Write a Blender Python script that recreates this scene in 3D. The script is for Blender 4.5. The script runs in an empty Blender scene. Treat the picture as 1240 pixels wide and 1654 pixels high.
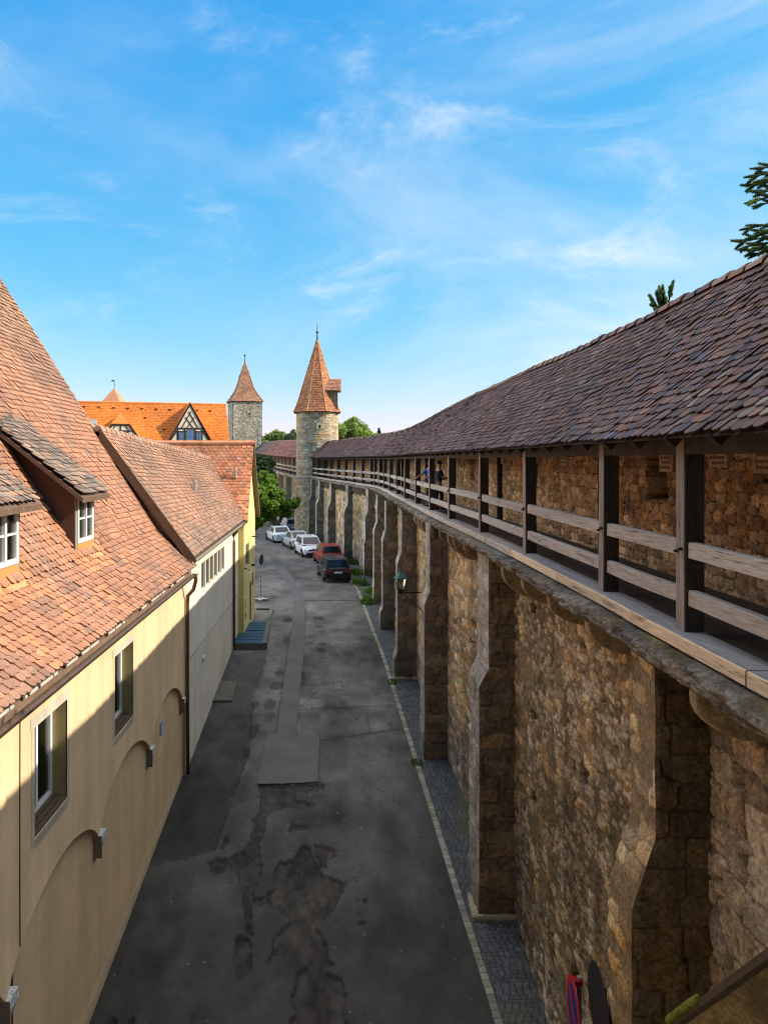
import bpy, math, random
import numpy as np
from mathutils import Matrix, Vector

S = bpy.context.scene
COL = S.collection
R = math.radians

# ------------------------------------------------------------------ camera, sky, sun, exposure
F, CX, CY = 1200.0, 545.0, 743.0          # focal length and vanishing point, in photo pixels
cam_d = bpy.data.cameras.new('camera')
cam = bpy.data.objects.new('camera', cam_d)
COL.objects.link(cam)
cam.location = (0, 0, 0)
cam.rotation_euler = (R(90), 0, 0)        # level, looking along the alley
cam_d.sensor_fit = 'VERTICAL'
cam_d.sensor_height = 36
cam_d.lens = 36 * F / 1654
cam_d.shift_x = (620 - CX) / 1654
cam_d.shift_y = -(827 - CY) / 1654
cam_d.clip_start = 0.05
cam_d.clip_end = 6000
S.camera = cam

SUN = Vector((1.0, -0.13, 0.735)).normalized()
W = bpy.data.worlds.new('World')
S.world = W
W.use_nodes = True
nt = W.node_tree
nt.nodes.clear()
def N(tree, kind, **kw):
    n = tree.nodes.new(kind)
    for k, v in kw.items():
        setattr(n, k, v)
    return n
sky = N(nt, 'ShaderNodeTexSky', sky_type='NISHITA', sun_disc=False)
sky.sun_elevation = math.asin(SUN.z)
sky.sun_rotation = math.atan2(SUN.x, SUN.y)
sky.air_density = 1.0
sky.dust_density = 0.4
sky.ozone_density = 3.0
tc = N(nt, 'ShaderNodeTexCoord')
hs = N(nt, 'ShaderNodeHueSaturation')
hs.inputs['Saturation'].default_value = 1.18
hs.inputs['Hue'].default_value = 0.484
hs.inputs['Value'].default_value = 1.30
nt.links.new(sky.outputs[0], hs.inputs['Color'])
# tone grade of the clear sky, per channel: out = a * in ** g
sep = N(nt, 'ShaderNodeSeparateColor'); cmb = N(nt, 'ShaderNodeCombineColor')
nt.links.new(hs.outputs[0], sep.inputs[0])
for i_, (a_, g_) in enumerate(((.285, 1.3), (.79, .64), (2.12, .20))):
    pw = N(nt, 'ShaderNodeMath', operation='POWER'); pw.inputs[1].default_value = g_
    ml = N(nt, 'ShaderNodeMath', operation='MULTIPLY'); ml.inputs[1].default_value = a_
    nt.links.new(sep.outputs[i_], pw.inputs[0]); nt.links.new(pw.outputs[0], ml.inputs[0]); nt.links.new(ml.outputs[0], cmb.inputs[i_])
def cloud(scale, rot, nscale, detail, lo, hi, amt):
    mp = N(nt, 'ShaderNodeMapping')
    mp.inputs['Scale'].default_value = scale
    mp.inputs['Rotation'].default_value = rot
    nz = N(nt, 'ShaderNodeTexNoise')
    nz.inputs['Scale'].default_value = nscale
    nz.inputs['Detail'].default_value = detail
    nz.inputs['Roughness'].default_value = 0.62
    nz.inputs['Distortion'].default_value = 0.5
    rp = N(nt, 'ShaderNodeMapRange')
    rp.interpolation_type = 'SMOOTHSTEP'
    rp.inputs[1].default_value = lo
    rp.inputs[2].default_value = hi
    rp.inputs[4].default_value = amt
    nt.links.new(tc.outputs['Generated'], mp.inputs[0])
    nt.links.new(mp.outputs[0], nz.inputs['Vector'])
    nt.links.new(nz.outputs[0], rp.inputs[0])
    return rp.outputs[0]
c1 = cloud((1.0, 1.0, 2.8), (0.0, R(-24), R(10)), 3.4, 9, 0.50, 0.80, 0.62)
c2 = cloud((1.0, 1.0, 2.2), (0.3, R(22), R(40)), 1.7, 8, 0.40, 0.76, 0.66)
sx = N(nt, 'ShaderNodeSeparateXYZ')
nt.links.new(tc.outputs['Generated'], sx.inputs[0])
veil = N(nt, 'ShaderNodeMapRange')                 # thin veil of cloud towards the sun's side
veil.inputs[1].default_value = -0.25
veil.inputs[2].default_value = 0.60
veil.inputs[3].default_value = 0.25
veil.inputs[4].default_value = 1.0
nt.links.new(sx.outputs[0], veil.inputs[0])
m2 = N(nt, 'ShaderNodeMath', operation='MULTIPLY')
nt.links.new(c2, m2.inputs[0]); nt.links.new(veil.outputs[0], m2.inputs[1])
ad = N(nt, 'ShaderNodeMath', operation='ADD', use_clamp=True)
nt.links.new(c1, ad.inputs[0]); nt.links.new(m2.outputs[0], ad.inputs[1])
mx = N(nt, 'ShaderNodeMix', data_type='RGBA')
nt.links.new(ad.outputs[0], mx.inputs[0])
nt.links.new(cmb.outputs[0], mx.inputs[6])
mx.inputs[7].default_value = (2.95, 3.2, 3.45, 1)
# added fill light: bright unseen cloud overhead and behind the left-hand houses
def ramp(sock, lo, hi, sgn=1):
    r_ = N(nt, 'ShaderNodeMapRange'); r_.interpolation_type = 'SMOOTHSTEP'
    r_.inputs[1].default_value = lo; r_.inputs[2].default_value = hi
    nt.links.new(sock, r_.inputs[0]); return r_.outputs[0]
nx_ = N(nt, 'ShaderNodeMath', operation='MULTIPLY'); nx_.inputs[1].default_value = -1
nt.links.new(sx.outputs[0], nx_.inputs[0])
mxx = N(nt, 'ShaderNodeMath', operation='MAXIMUM')
nt.links.new(ramp(sx.outputs[2], .66, .90), mxx.inputs[0]); nt.links.new(ramp(nx_.outputs[0], .55, .80), mxx.inputs[1])
up_ = N(nt, 'ShaderNodeMath', operation='MULTIPLY')
nt.links.new(mxx.outputs[0], up_.inputs[0]); nt.links.new(ramp(sx.outputs[2], -.02, .10), up_.inputs[1])
c3 = cloud((1, 1, 1.5), (0, 0, 0), 2.0, 7, .30, .60, .85)
bk = N(nt, 'ShaderNodeMath', operation='MULTIPLY')
fr_ = N(nt, 'ShaderNodeMath', operation='MULTIPLY')
nt.links.new(up_.outputs[0], fr_.inputs[0]); nt.links.new(ramp(sx.outputs[1], -.35, .25), fr_.inputs[1])
nt.links.new(fr_.outputs[0], bk.inputs[0]); nt.links.new(c3, bk.inputs[1])
mx3 = N(nt, 'ShaderNodeMix', data_type='RGBA')
nt.links.new(bk.outputs[0], mx3.inputs[0]); nt.links.new(mx.outputs[2], mx3.inputs[6])
mx3.inputs[7].default_value = (23.0, 21.5, 19.5, 1)
bg = N(nt, 'ShaderNodeBackground')
bg.inputs['Strength'].default_value = 0.12
nt.links.new(mx3.outputs[2], bg.inputs[0])
wo = N(nt, 'ShaderNodeOutputWorld')
nt.links.new(bg.outputs[0], wo.inputs[0])

sd = bpy.data.lights.new('sun', 'SUN')
sd.energy = 2.45
sd.angle = R(0.5)
sd.color = (1.0, 0.90, 0.76)
so = bpy.data.objects.new('sun', sd)
COL.objects.link(so)
so.rotation_euler = SUN.to_track_quat('Z', 'Y').to_euler()

S.view_settings.view_transform = 'Standard'
S.view_settings.look = 'None'
S.view_settings.exposure = 1.42
S.view_settings.gamma = 1.0
S.render.engine = 'CYCLES'
S.cycles.filter_width = 1.1
S.cycles.use_denoising = True
S.cycles.denoising_input_passes = 'RGB_ALBEDO_NORMAL'
S.cycles.denoising_prefilter = 'ACCURATE'
S.cycles.max_bounces = 8
S.cycles.diffuse_bounces = 5
S.cycles.caustics_reflective = False
S.cycles.caustics_refractive = False

# ------------------------------------------------------------------ helpers
rng = np.random.default_rng(7)
random.seed(7)

def onX(x, y, X):                 # photo pixel -> point on the plane X = const
    Y = F * X / (x - CX)
    return np.array((X, Y, -(y - CY) * Y / F))
def onY(x, y, Y):                 # photo pixel -> point on the plane Y = const
    return np.array(((x - CX) * Y / F, Y, -(y - CY) * Y / F))

def hsh(i, j, seed=0):
    i = np.asarray(i).astype(np.int64); j = np.asarray(j).astype(np.int64)
    n = (i * 374761393 + j * 668265263 + seed * 1442695041) & 0x7fffffff
    n = ((n ^ (n >> 13)) * 1274126177) & 0x7fffffff
    n = ((n ^ (n >> 16)) * 1103515245 + 12345) & 0x7fffffff
    return ((n >> 8) & 0xffff) / 65535.0
def vn(x, y, seed=0):
    xi = np.floor(x); yi = np.floor(y)
    fx = x - xi; fy = y - yi
    fx = fx * fx * (3 - 2 * fx); fy = fy * fy * (3 - 2 * fy)
    a = hsh(xi, yi, seed); b = hsh(xi + 1, yi, seed); c = hsh(xi, yi + 1, seed); d = hsh(xi + 1, yi + 1, seed)
    return (a * (1 - fx) + b * fx) * (1 - fy) + (c * (1 - fx) + d * fx) * fy
def fbm(x, y, seed=0, o=4):
    x = np.asarray(x, float); y = np.asarray(y, float)
    t = 0; a = 0.5; n = 0
    for k in range(o):
        t = t + a * vn(x, y, seed + k * 17); n += a
        x = x * 2.03 + 3.1; y = y * 2.03 + 1.7; a *= 0.5
    return t / n
def sst(a, b, x):
    t = np.clip((x - a) / (b - a), 0, 1)
    return t * t * (3 - 2 * t)

def stones(s, z, w, h, seed, jit=0.75, warp=0.05, p=5):
    """blocky Voronoi cells in courses: distance to the joint and a random id per stone"""
    ws = s + warp * (fbm(s * 3, z * 3, seed + 5, 3) - .5) * 2
    wz = z + warp * (fbm(s * 3 + 9, z * 3 + 4, seed + 6, 3) - .5) * 2
    gx = ws / w; gz = wz / h
    j0 = np.floor(gz)
    f1 = np.full(np.shape(gx), 9.0); f2 = f1.copy(); idn = np.zeros(np.shape(gx)); idm = idn.copy()
    for dj in (-1, 0, 1):
        j = j0 + dj
        off = hsh(j, j * 0 + 3, seed)
        i0 = np.floor(gx - off)
        for di in (-1, 0, 1):
            i = i0 + di
            cx = i + off + .5 + jit * (hsh(i, j, seed + 1) - .5)
            cz = j + .5 + jit * .5 * (hsh(i, j, seed + 2) - .5)
            d = (np.abs(gx - cx) ** p + np.abs(gz - cz) ** p) ** (1 / p)
            nw = d < f1
            f2 = np.where(nw, f1, np.minimum(f2, d))
            idn = np.where(nw, hsh(i, j, seed + 3), idn)
            idm = np.where(nw, hsh(i, j, seed + 4), idm)
            f1 = np.where(nw, d, f1)
    return f2 - f1, idn, idm

class MB:
    """collects faces; build() links them as ONE mesh object"""
    def __init__(self):
        self.v = []; self.c = []; self.f = []; self.n = 0
    def add(self, v, f, c=(1, 1, 1)):
        v = np.asarray(v, float).reshape(-1, 3)
        c = np.asarray(c, float)
        if c.ndim == 1:
            c = np.tile(c, (len(v), 1))
        self.v.append(v); self.c.append(c)
        if isinstance(f, np.ndarray):
            self.f.append(f + self.n)
        else:
            by = {}
            for q in f:
                by.setdefault(len(q), []).append(q)
            for q in by.values():
                self.f.append(np.array(q, dtype=np.int64) + self.n)
        self.n += len(v)
        return self
    def box(self, x0, x1, y0, y1, z0, z1, c=(1, 1, 1)):
        v = [(x, y, z) for z in (z0, z1) for y in (y0, y1) for x in (x0, x1)]
        return self.add(v, [(0, 2, 3, 1), (4, 5, 7, 6), (0, 1, 5, 4), (2, 6, 7, 3), (0, 4, 6, 2), (1, 3, 7, 5)], c)
    def prism(self, poly, ext, c=(1, 1, 1)):
        p = np.asarray(poly, float); n = len(p)
        v = np.vstack([p, p + np.asarray(ext, float)])
        f = [tuple(range(n))[::-1], tuple(range(n, 2 * n))] + [(i, (i + 1) % n, n + (i + 1) % n, n + i) for i in range(n)]
        return self.add(v, f, c)
    def beam(self, p0, p1, w, h, c=(1, 1, 1), up=(0, 0, 1), ch=0.0):
        p0 = Vector(p0); p1 = Vector(p1); d = (p1 - p0).normalized(); up = Vector(up)
        if abs(d.dot(up)) > .98:
            up = Vector((0, 1, 0))
        sd_ = d.cross(up).normalized(); u2 = sd_.cross(d).normalized()
        a, b = w / 2, h / 2
        if ch > 0:
            sec = [(-a + ch, -b), (a - ch, -b), (a, -b + ch), (a, b - ch), (a - ch, b), (-a + ch, b), (-a, b - ch), (-a, -b + ch)]
        else:
            sec = [(-a, -b), (a, -b), (a, b), (-a, b)]
        poly = [p0 + sd_ * q[0] + u2 * q[1] for q in sec]
        return self.prism([tuple(q) for q in poly], tuple(p1 - p0), c)
    def tube(self, pts, r, n=8, c=(1, 1, 1), cap=True):
        P = [Vector(p) for p in pts]; m = len(P)
        rr = r if isinstance(r, (list, tuple)) else [r] * m
        v = []
        ref = Vector((0, 0, 1))
        for i, p in enumerate(P):
            d = (P[min(i + 1, m - 1)] - P[max(i - 1, 0)]).normalized()
            a = d.cross(ref)
            if a.length < .05:
                a = d.cross(Vector((0, 1, 0)))
            a.normalize(); b = a.cross(d)
            for k in range(n):
                t = 2 * math.pi * k / n
                v.append(tuple(p + a * (math.cos(t) * rr[i]) + b * (math.sin(t) * rr[i])))
        f = [(i * n + k, i * n + (k + 1) % n, (i + 1) * n + (k + 1) % n, (i + 1) * n + k) for i in range(m - 1) for k in range(n)]
        if cap:
            f += [tuple(range(n))[::-1], tuple(range((m - 1) * n, m * n))]
        return self.add(v, f, c)
    def lathe(self, prof, ctr=(0, 0, 0), n=24, c=(1, 1, 1), rot=0.0):
        v = []
        for r_, z in prof:
            for k in range(n):
                t = 2 * math.pi * k / n + rot
                v.append((ctr[0] + r_ * math.cos(t), ctr[1] + r_ * math.sin(t), ctr[2] + z))
        m = len(prof)
        f = [(i * n + k, i * n + (k + 1) % n, (i + 1) * n + (k + 1) % n, (i + 1) * n + k) for i in range(m - 1) for k in range(n)]
        return self.add(v, f, c)
    def grid(self, P, c=(1, 1, 1), flip=False):
        """P: (a, b, 3) array of points"""
        a, b = P.shape[:2]
        i = np.arange(a * b).reshape(a, b)
        q = np.stack([i[:-1, :-1], i[1:, :-1], i[1:, 1:], i[:-1, 1:]], -1).reshape(-1, 4)
        if flip:
            q = q[:, ::-1]
        c = np.asarray(c, float)
        return self.add(P.reshape(-1, 3), q.copy(), c.reshape(-1, 3) if c.ndim > 1 else c)
    def build(self, name, mat, parent=None, smooth=False, local=False):
        me = bpy.data.meshes.new(name)
        v = np.vstack(self.v); c = np.vstack(self.c)
        nl = sum(f.size for f in self.f); npoly = sum(len(f) for f in self.f)
        me.vertices.add(len(v)); me.vertices.foreach_set('co', v.ravel())
        me.loops.add(nl); me.polygons.add(npoly)
        li = np.concatenate([f.ravel() for f in self.f])
        tot = np.concatenate([np.full(len(f), f.shape[1]) for f in self.f])
        me.loops.foreach_set('vertex_index', li.astype(np.int32))
        me.polygons.foreach_set('loop_start', np.concatenate([[0], np.cumsum(tot)[:-1]]).astype(np.int32))
        me.polygons.foreach_set('loop_total', tot.astype(np.int32))
        me.polygons.foreach_set('use_smooth', np.full(npoly, bool(smooth)))
        at = me.color_attributes.new('Col', 'FLOAT_COLOR', 'POINT')
        at.data.foreach_set('color', np.hstack([c, np.ones((len(c), 1))]).ravel())
        me.update(calc_edges=True)
        me.validate()
        me.materials.append(mat)
        o = bpy.data.objects.new(name, me)
        COL.objects.link(o)
        if parent is not None:
            adopt(o, parent, local)
        return o

def adopt(o, parent, local=False):
    o.parent = parent
    if not local:                                   # built in world coordinates: keep it where it is
        root = parent
        M = Matrix.Identity(4)
        while root is not None:
            M = (root.matrix_parent_inverse @ root.matrix_basis if root.parent else root.matrix_basis) @ M
            root = root.parent
        o.matrix_parent_inverse = M.inverted()

def thing(name, label, cat, loc=(0, 0, 0), rz=0.0, group=None):
    o = bpy.data.objects.new(name, None)
    COL.objects.link(o)
    o.empty_display_size = .2
    o.location = tuple(float(q) for q in loc); o.rotation_euler = (0, 0, rz); o['kind'] = 'thing'
    o['label'] = label; o['category'] = cat
    if group:
        o['group'] = group
    return o
def tag(o, label, cat, group=None, kind='thing'):
    o['label'] = label; o['category'] = cat
    if group:
        o['group'] = group
    if kind:
        o['kind'] = kind
    return o
def struct(o):
    o['kind'] = 'structure'
    return o

# ------------------------------------------------------------------ materials
def mat(name, col=None, rough=.8, var=(4.0, .25), fine=(40.0, .15), spots=None, bump=None, stretch=(1, 1, 1),
        metal=0.0, spec=.3, streak=None):
    m = bpy.data.materials.new(name)
    m.use_nodes = True
    t = m.node_tree
    b = t.nodes['Principled BSDF']
    b.inputs['Roughness'].default_value = rough
    b.inputs['Metallic'].default_value = metal
    b.inputs['Specular IOR Level'].default_value = spec
    L = t.links.new
    tcn = N(t, 'ShaderNodeTexCoord')
    mp = N(t, 'ShaderNodeMapping')
    mp.inputs['Scale'].default_value = stretch
    L(tcn.outputs['Object'], mp.inputs[0])
    if col is None:
        a = N(t, 'ShaderNodeAttribute', attribute_name='Col'); out = a.outputs['Color']
    else:
        a = N(t, 'ShaderNodeRGB'); a.outputs[0].default_value = (*col, 1); out = a.outputs[0]
    def nz(scale, detail=4, vec=None, rough_=.6):
        n = N(t, 'ShaderNodeTexNoise')
        n.inputs['Scale'].default_value = scale
        n.inputs['Detail'].default_value = detail
        n.inputs['Roughness'].default_value = rough_
        L(vec if vec is not None else mp.outputs[0], n.inputs['Vector'])
        return n.outputs[0]
    def mul(c_in, val, amt):
        r_ = N(t, 'ShaderNodeMapRange')
        r_.inputs[1].default_value = .3; r_.inputs[2].default_value = .7
        r_.inputs[3].default_value = 1 - amt; r_.inputs[4].default_value = 1 + amt
        L(val, r_.inputs[0])
        v = N(t, 'ShaderNodeVectorMath', operation='SCALE')
        L(c_in, v.inputs[0]); L(r_.outputs[0], v.inputs['Scale'])
        return v.outputs[0]
    if var:
        out = mul(out, nz(var[0]), var[1])
    if fine:
        out = mul(out, nz(fine[0], 3), fine[1])
    if streak:                                       # runs of dirt down a wall: (scale, amount)
        ms = N(t, 'ShaderNodeMapping'); ms.inputs['Scale'].default_value = (1, 1, .08)
        L(tcn.outputs['Object'], ms.inputs[0])
        out = mul(out, nz(streak[0], 5, ms.outputs[0]), streak[1])
    for sp in (spots or []):                         # (scale, threshold, width, colour, amount)
        r_ = N(t, 'ShaderNodeMapRange')
        r_.interpolation_type = 'SMOOTHSTEP'
        r_.inputs[1].default_value = sp[1]; r_.inputs[2].default_value = sp[1] + sp[2]
        r_.inputs[4].default_value = sp[4]
        L(nz(sp[0], 5), r_.inputs[0])
        mm = N(t, 'ShaderNodeMix', data_type='RGBA')
        L(r_.outputs[0], mm.inputs[0]); L(out, mm.inputs[6]); mm.inputs[7].default_value = (*sp[3], 1)
        out = mm.outputs[2]
    L(out, b.inputs['Base Color'])
    if bump:
        bp = N(t, 'ShaderNodeBump')
        bp.inputs['Strength'].default_value = bump[1]
        bp.inputs['Distance'].default_value = bump[2] if len(bump) > 2 else .02
        L(nz(bump[0], 6, None, .65), bp.inputs['Height'])
        L(bp.outputs[0], b.inputs['Normal'])
    return m

M = {}
M['stone'] = mat('rubble_stone', None, .92, (3.0, .22), (24, .42), [(1.1, .60, .12, (.045, .040, .032), .4), (30, .62, .05, (.46, .39, .28), .5), (26, .64, .05, (.035, .028, .02), .6)], (45, .8, .02))
M['ashlar'] = mat('ashlar_stone', None, .92, (2.5, .25), (26, .42), [(30, .64, .05, (.03, .025, .02), .5), (1.5, .58, .1, (.04, .036, .03), .5)], (38, .9, .025))
M['tower'] = mat('tower_stone', None, .9, (1.2, .2), (8, .25), None, (10, .6, .05))
M['tile_red'] = mat('weathered_roof_tile', None, .85, (2.5, .15), (35, .22), [(28, .63, .05, (.16, .14, .10), .55), (22, .66, .05, (.05, .035, .03), .5)], (60, .35, .01))
M['tile_dark'] = mat('dark_roof_tile', None, .75, (2.5, .2), (40, .25), [(24, .66, .05, (.17, .16, .13), .6)], (60, .4, .01), spec=.3)
M['tile_far'] = mat('clay_tile', None, .8, (.6, .12), (6, .1), None, None)
M['wood_dark'] = mat('dark_timber', None, .8, (6, .25), (50, .3), [(34, .61, .03, (.012, .010, .009), .8)], (60, .7, .01), stretch=(1, 1, .07))
M['wood_rail'] = mat('weathered_rail_timber', None, .85, (5, .2), (60, .25), [(7, .6, .1, (.12, .10, .085), .6), (26, .60, .04, (.07, .058, .048), .6)], (50, .7, .01), stretch=(1, .07, 1))
M['wood_plain'] = mat('plain_timber', None, .8, (5, .2), (40, .2), None, (40, .3, .006))
M['plaster'] = mat('plaster', None, .93, (.7, .11), (14, .06), [(1.6, .60, .14, (.33, .26, .17), .20)], (90, .18, .006), streak=(2.2, .11))
M['paint'] = mat('painted_surface', None, .55, (3, .05), None, None, None)
M['metal'] = mat('metal', None, .45, (5, .15), None, None, None, metal=.6)
M['road'] = mat('asphalt', None, .9, (.9, .22), (120, .35), [(3.0, .60, .1, (.018, .017, .015), .5), (160, .72, .03, (.20, .19, .18), .5)], (140, .6, .01), spec=.35)
M['patch'] = mat('asphalt_fill', (.100, .097, .093), .9, (1.2, .14), (140, .3), [(2.2, .62, .1, (.05, .05, .05), .5)], (150, .5, .008))
M['cobble'] = mat('cobble', None, .7, (3, .2), (60, .25), None, (60, .5, .01), spec=.4)
M['leaf'] = mat('leaf', None, .6, None, None, None, None, spec=.25)
M['bark'] = mat('bark', (.09, .065, .045), .95, (6, .3), (30, .3), None, (25, .9, .02))
M['earth'] = mat('earth', (.07, .075, .05), .95, (.3, .3), (8, .2), None, None)
def leafy(m):
    t = m.node_tree; b = t.nodes['Principled BSDF']
    tr = N(t, 'ShaderNodeBsdfTranslucent'); mx_ = N(t, 'ShaderNodeMixShader')
    mx_.inputs[0].default_value = .5
    a = N(t, 'ShaderNodeAttribute', attribute_name='Col')
    t.links.new(a.outputs['Color'], tr.inputs[0])
    t.links.new(b.outputs[0], mx_.inputs[1]); t.links.new(tr.outputs[0], mx_.inputs[2])
    t.links.new(mx_.outputs[0], t.nodes['Material Output'].inputs[0])
leafy(M['leaf'])
def glass(name, col, rough=.04):
    m = bpy.data.materials.new(name); m.use_nodes = True
    b = m.node_tree.nodes['Principled BSDF']
    b.inputs['Base Color'].default_value = (*col, 1)
    b.inputs['Roughness'].default_value = rough
    b.inputs['Specular IOR Level'].default_value = .8
    return m
M['glass'] = glass('window_glass', (.05, .06, .065))
M['car_glass'] = glass('car_glass', (.012, .016, .022))
M['car_glass'].node_tree.nodes['Principled BSDF'].inputs['Specular IOR Level'].default_value = .28
def carpaint(name, col):
    m = bpy.data.materials.new(name); m.use_nodes = True
    b = m.node_tree.nodes['Principled BSDF']
    b.inputs['Base Color'].default_value = (*col, 1)
    b.inputs['Roughness'].default_value = .35
    b.inputs['Coat Weight'].default_value = .4 if sum(col) > .5 else .12
    b.inputs['Coat Roughness'].default_value = .05
    return m
M['rubber'] = mat('rubber', (.02, .02, .02), .8, None, None)
def plain(name, col, rough=.6, metal=0.0):
    return mat(name, col, rough, (3, .06), None, None, None, metal=metal)

# ------------------------------------------------------------------ terrain
_gy = np.array([-30, 0, 13.67, 22.0, 31.76, 36, 45, 58, 66, 82, 120, 200, 3000.])
_gz = np.array([-15., -12.05, -10.38, -9.31, -8.13, -7.98, -7.9, -7.8, -7.75, -8.0, -8.2, -8.4, -8.4])
_dy = np.linspace(-25, 260, 5701)
_dz = np.interp(_dy, _gy, _gz)
_k = np.ones(61) / 61
_dz[30:-30] = np.convolve(_dz, _k, 'valid')
def G(y):
    return np.interp(y, _dy, _dz)
def onG(x, y):                    # photo pixel -> point of the ground
    lo, hi = 2.0, 250.0
    for _ in range(60):
        m = (lo + hi) / 2
        if G(m) * F / m < -(y - CY):
            lo = m
        else:
            hi = m
    return np.array(((x - CX) * lo / F, lo, float(G(lo))))

# line of the gallery posts (X as a function of Y), the wall face below and the kerb
_wy = np.array([-6, 2, 7.3, 9.6, 13.4, 17.7, 21, 24.6, 29, 33, 36.4, 41.6, 45.8, 49.2, 51.5, 54.5, 60.7, 66.9, 74, 81.6, 90])
_wx = np.array([3.42, 3.42, 3.41, 3.43, 3.41, 3.36, 3.22, 3.12, 3.05, 2.98, 2.93, 2.88, 2.78, 2.62, 2.25, 1.65, .556, -.67, -1.9, -3.09, -4.4])
_ey = np.linspace(-6, 90, 1921)
_ex = np.interp(_ey, _wy, _wx)
_k2 = np.hanning(81); _k2 /= _k2.sum()
_ex[40:-40] = np.convolve(_ex, _k2, 'valid')
def Wx(y):
    return np.interp(y, _ey, _ex)
_fo_y = [-6, 7.6, 16.2, 22.8, 28.6, 35, 42, 50, 90]
_fo = [.40, .42, .50, .22, .02, -.12, -.10, .05, .05]
def Fx(y):
    return Wx(y) + np.interp(y, _fo_y, _fo)
_kp = [onG(*q) for q in [(800, 1654), (735, 1450), (690, 1300), (668, 1230), (625, 1090), (600, 1020), (575, 950)]]
_ky = np.array([2.0] + [p[1] for p in _kp] + [56, 62, 70, 82, 95])
_kx = np.array([2.95] + [p[0] for p in _kp] + [-.55, -1.7, -3.3, -6.0, -8.5])
_kk = np.interp(_ey, _ky, _kx)
_kk[40:-40] = np.convolve(_kk, _k2, 'valid')
def Kx(y):
    return np.interp(y, _ey, _kk)

def ysteps(y0, y1, k, lo=.02):
    ys = [y0]
    while ys[-1] < y1:
        ys.append(ys[-1] + max(lo, k * ys[-1]))
    ys = np.array(ys)
    return y0 + (ys - y0) * (y1 - y0) / (ys[-1] - y0)

# ground: one sheet to the horizon
ys = np.array([-300, -25, 0, 5, 10, 14, 18, 22, 27, 32, 36, 45, 58, 66, 82, 120, 200, 500, 3000.])
xs = np.array([-3000, -300, -60, -20, -8, 0, 8, 20, 60, 300, 3000.])
P = np.array([[(x, y, (G(y) if y > -25 else -14.6) - .12) for x in xs] for y in ys])
struct(MB().grid(P, flip=True).build('ground', M['earth'], smooth=True))

# road ---------------------------------------------------------------
def blob(px_, py_, rx, ry):
    """ellipse given in photo pixels, laid on the ground"""
    c = onG(px_, py_); a = onG(px_ + rx, py_); b1 = onG(px_, py_ - ry); b2 = onG(px_, py_ + ry)
    return (c[0], (b1[1] + b2[1]) / 2, a[0] - c[0], (b1[1] - b2[1]) / 2)
def CP(*pts):                      # outlines read off an enlarged crop of the photo
    return np.array([(162 + x / 2.0196, 970 + y / 2.0196) for x, y in pts])
WORN = [CP((515, 600), (735, 597), (730, 612), (690, 622), (640, 625), (640, 645), (700, 660), (690, 672), (600, 675), (560, 685), (545, 700), (530, 770), (515, 790),
           (525, 900), (500, 945), (495, 1090), (470, 1090), (462, 985), (455, 930), (440, 880), (400, 848), (420, 835), (450, 820), (485, 790), (500, 745), (497, 715), (520, 680), (525, 640)),
        CP((690, 1000), (705, 1010), (690, 1040), (715, 1085), (740, 1110), (745, 1165), (770, 1180), (745, 1200), (785, 1225), (800, 1290), (785, 1360), (815, 1390), (830, 1500), (590, 1500),
           (600, 1381), (640, 1340), (620, 1330), (635, 1215), (680, 1185), (620, 1150), (560, 1160), (545, 1180), (560, 1120), (600, 1060), (640, 1020)),
        CP((605, 935), (660, 945), (650, 970), (625, 1000), (600, 985), (565, 960)), CP((700, 795), (765, 810), (765, 830), (735, 850), (740, 870), (715, 870), (705, 830)),
        CP((630, 840), (680, 845), (675, 865), (650, 880), (650, 905), (635, 905)), CP((440, 1085), (480, 1090), (495, 1140), (495, 1200), (450, 1240), (430, 1150)),
        CP((625, 730), (685, 730), (680, 745), (615, 748)), CP((720, 965), (780, 968), (770, 990), (720, 985)), CP((350, 845), (410, 830), (420, 860), (390, 890), (360, 880)),
        CP((405, 755), (420, 770), (420, 790), (400, 800)), CP((840, 1042), (868, 1044), (862, 1056), (842, 1054)), CP((830, 970), (875, 972), (868, 982), (835, 980)),
        CP((500, 965), (550, 960), (545, 985), (505, 995))]
OLD = np.array([(296, 1262), (372, 1056), (432, 1050), (424, 1090), (409, 1133), (401, 1217), (376, 1287), (348, 1371), (225, 1402)])
LINES = [([(409, 1133), (401, 1217), (376, 1287), (348, 1371)], .045, .55), ([(348, 1371), (225, 1402)], .04, .7), ([(516, 1196), (645, 1177)], .04, .5), ([(478, 1139), (560, 1134), (634, 1129)], .30, 1.45),
         ([(478, 1146), (634, 1138)], .04, .6), ([(492, 970), (576, 967)], .07, .5), ([(493, 968), (491, 1057), (485, 1108), (478, 1184)], .04, .6), ([(470, 1017), (458, 1095), (446, 1186)], .05, .55),
         ([(515, 1186), (514, 1263)], .04, .55), ([(592, 1150), (597, 1183)], .05, .7), ([(470, 1108), (640, 1092)], .05, .8), ([(432, 1184), (515, 1186)], .03, .65), ([(414, 1268), (513, 1264)], .05, .5)]
def sdf(px_, py_, poly):
    d = np.full(px_.shape, 1e9); ins = np.zeros(px_.shape, bool)
    for (x0, y0), (x1, y1) in zip(poly, np.roll(poly, -1, 0)):
        ex, ey = x1 - x0, y1 - y0
        t = np.clip(((px_ - x0) * ex + (py_ - y0) * ey) / (ex * ex + ey * ey + 1e-9), 0, 1)
        d = np.minimum(d, np.hypot(px_ - x0 - t * ex, (py_ - y0 - t * ey)))
        ins ^= ((y0 > py_) != (y1 > py_)) & (px_ < ex * (py_ - y0) / (ey + 1e-9) + x0)
    return np.where(ins, d, -d)
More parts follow.
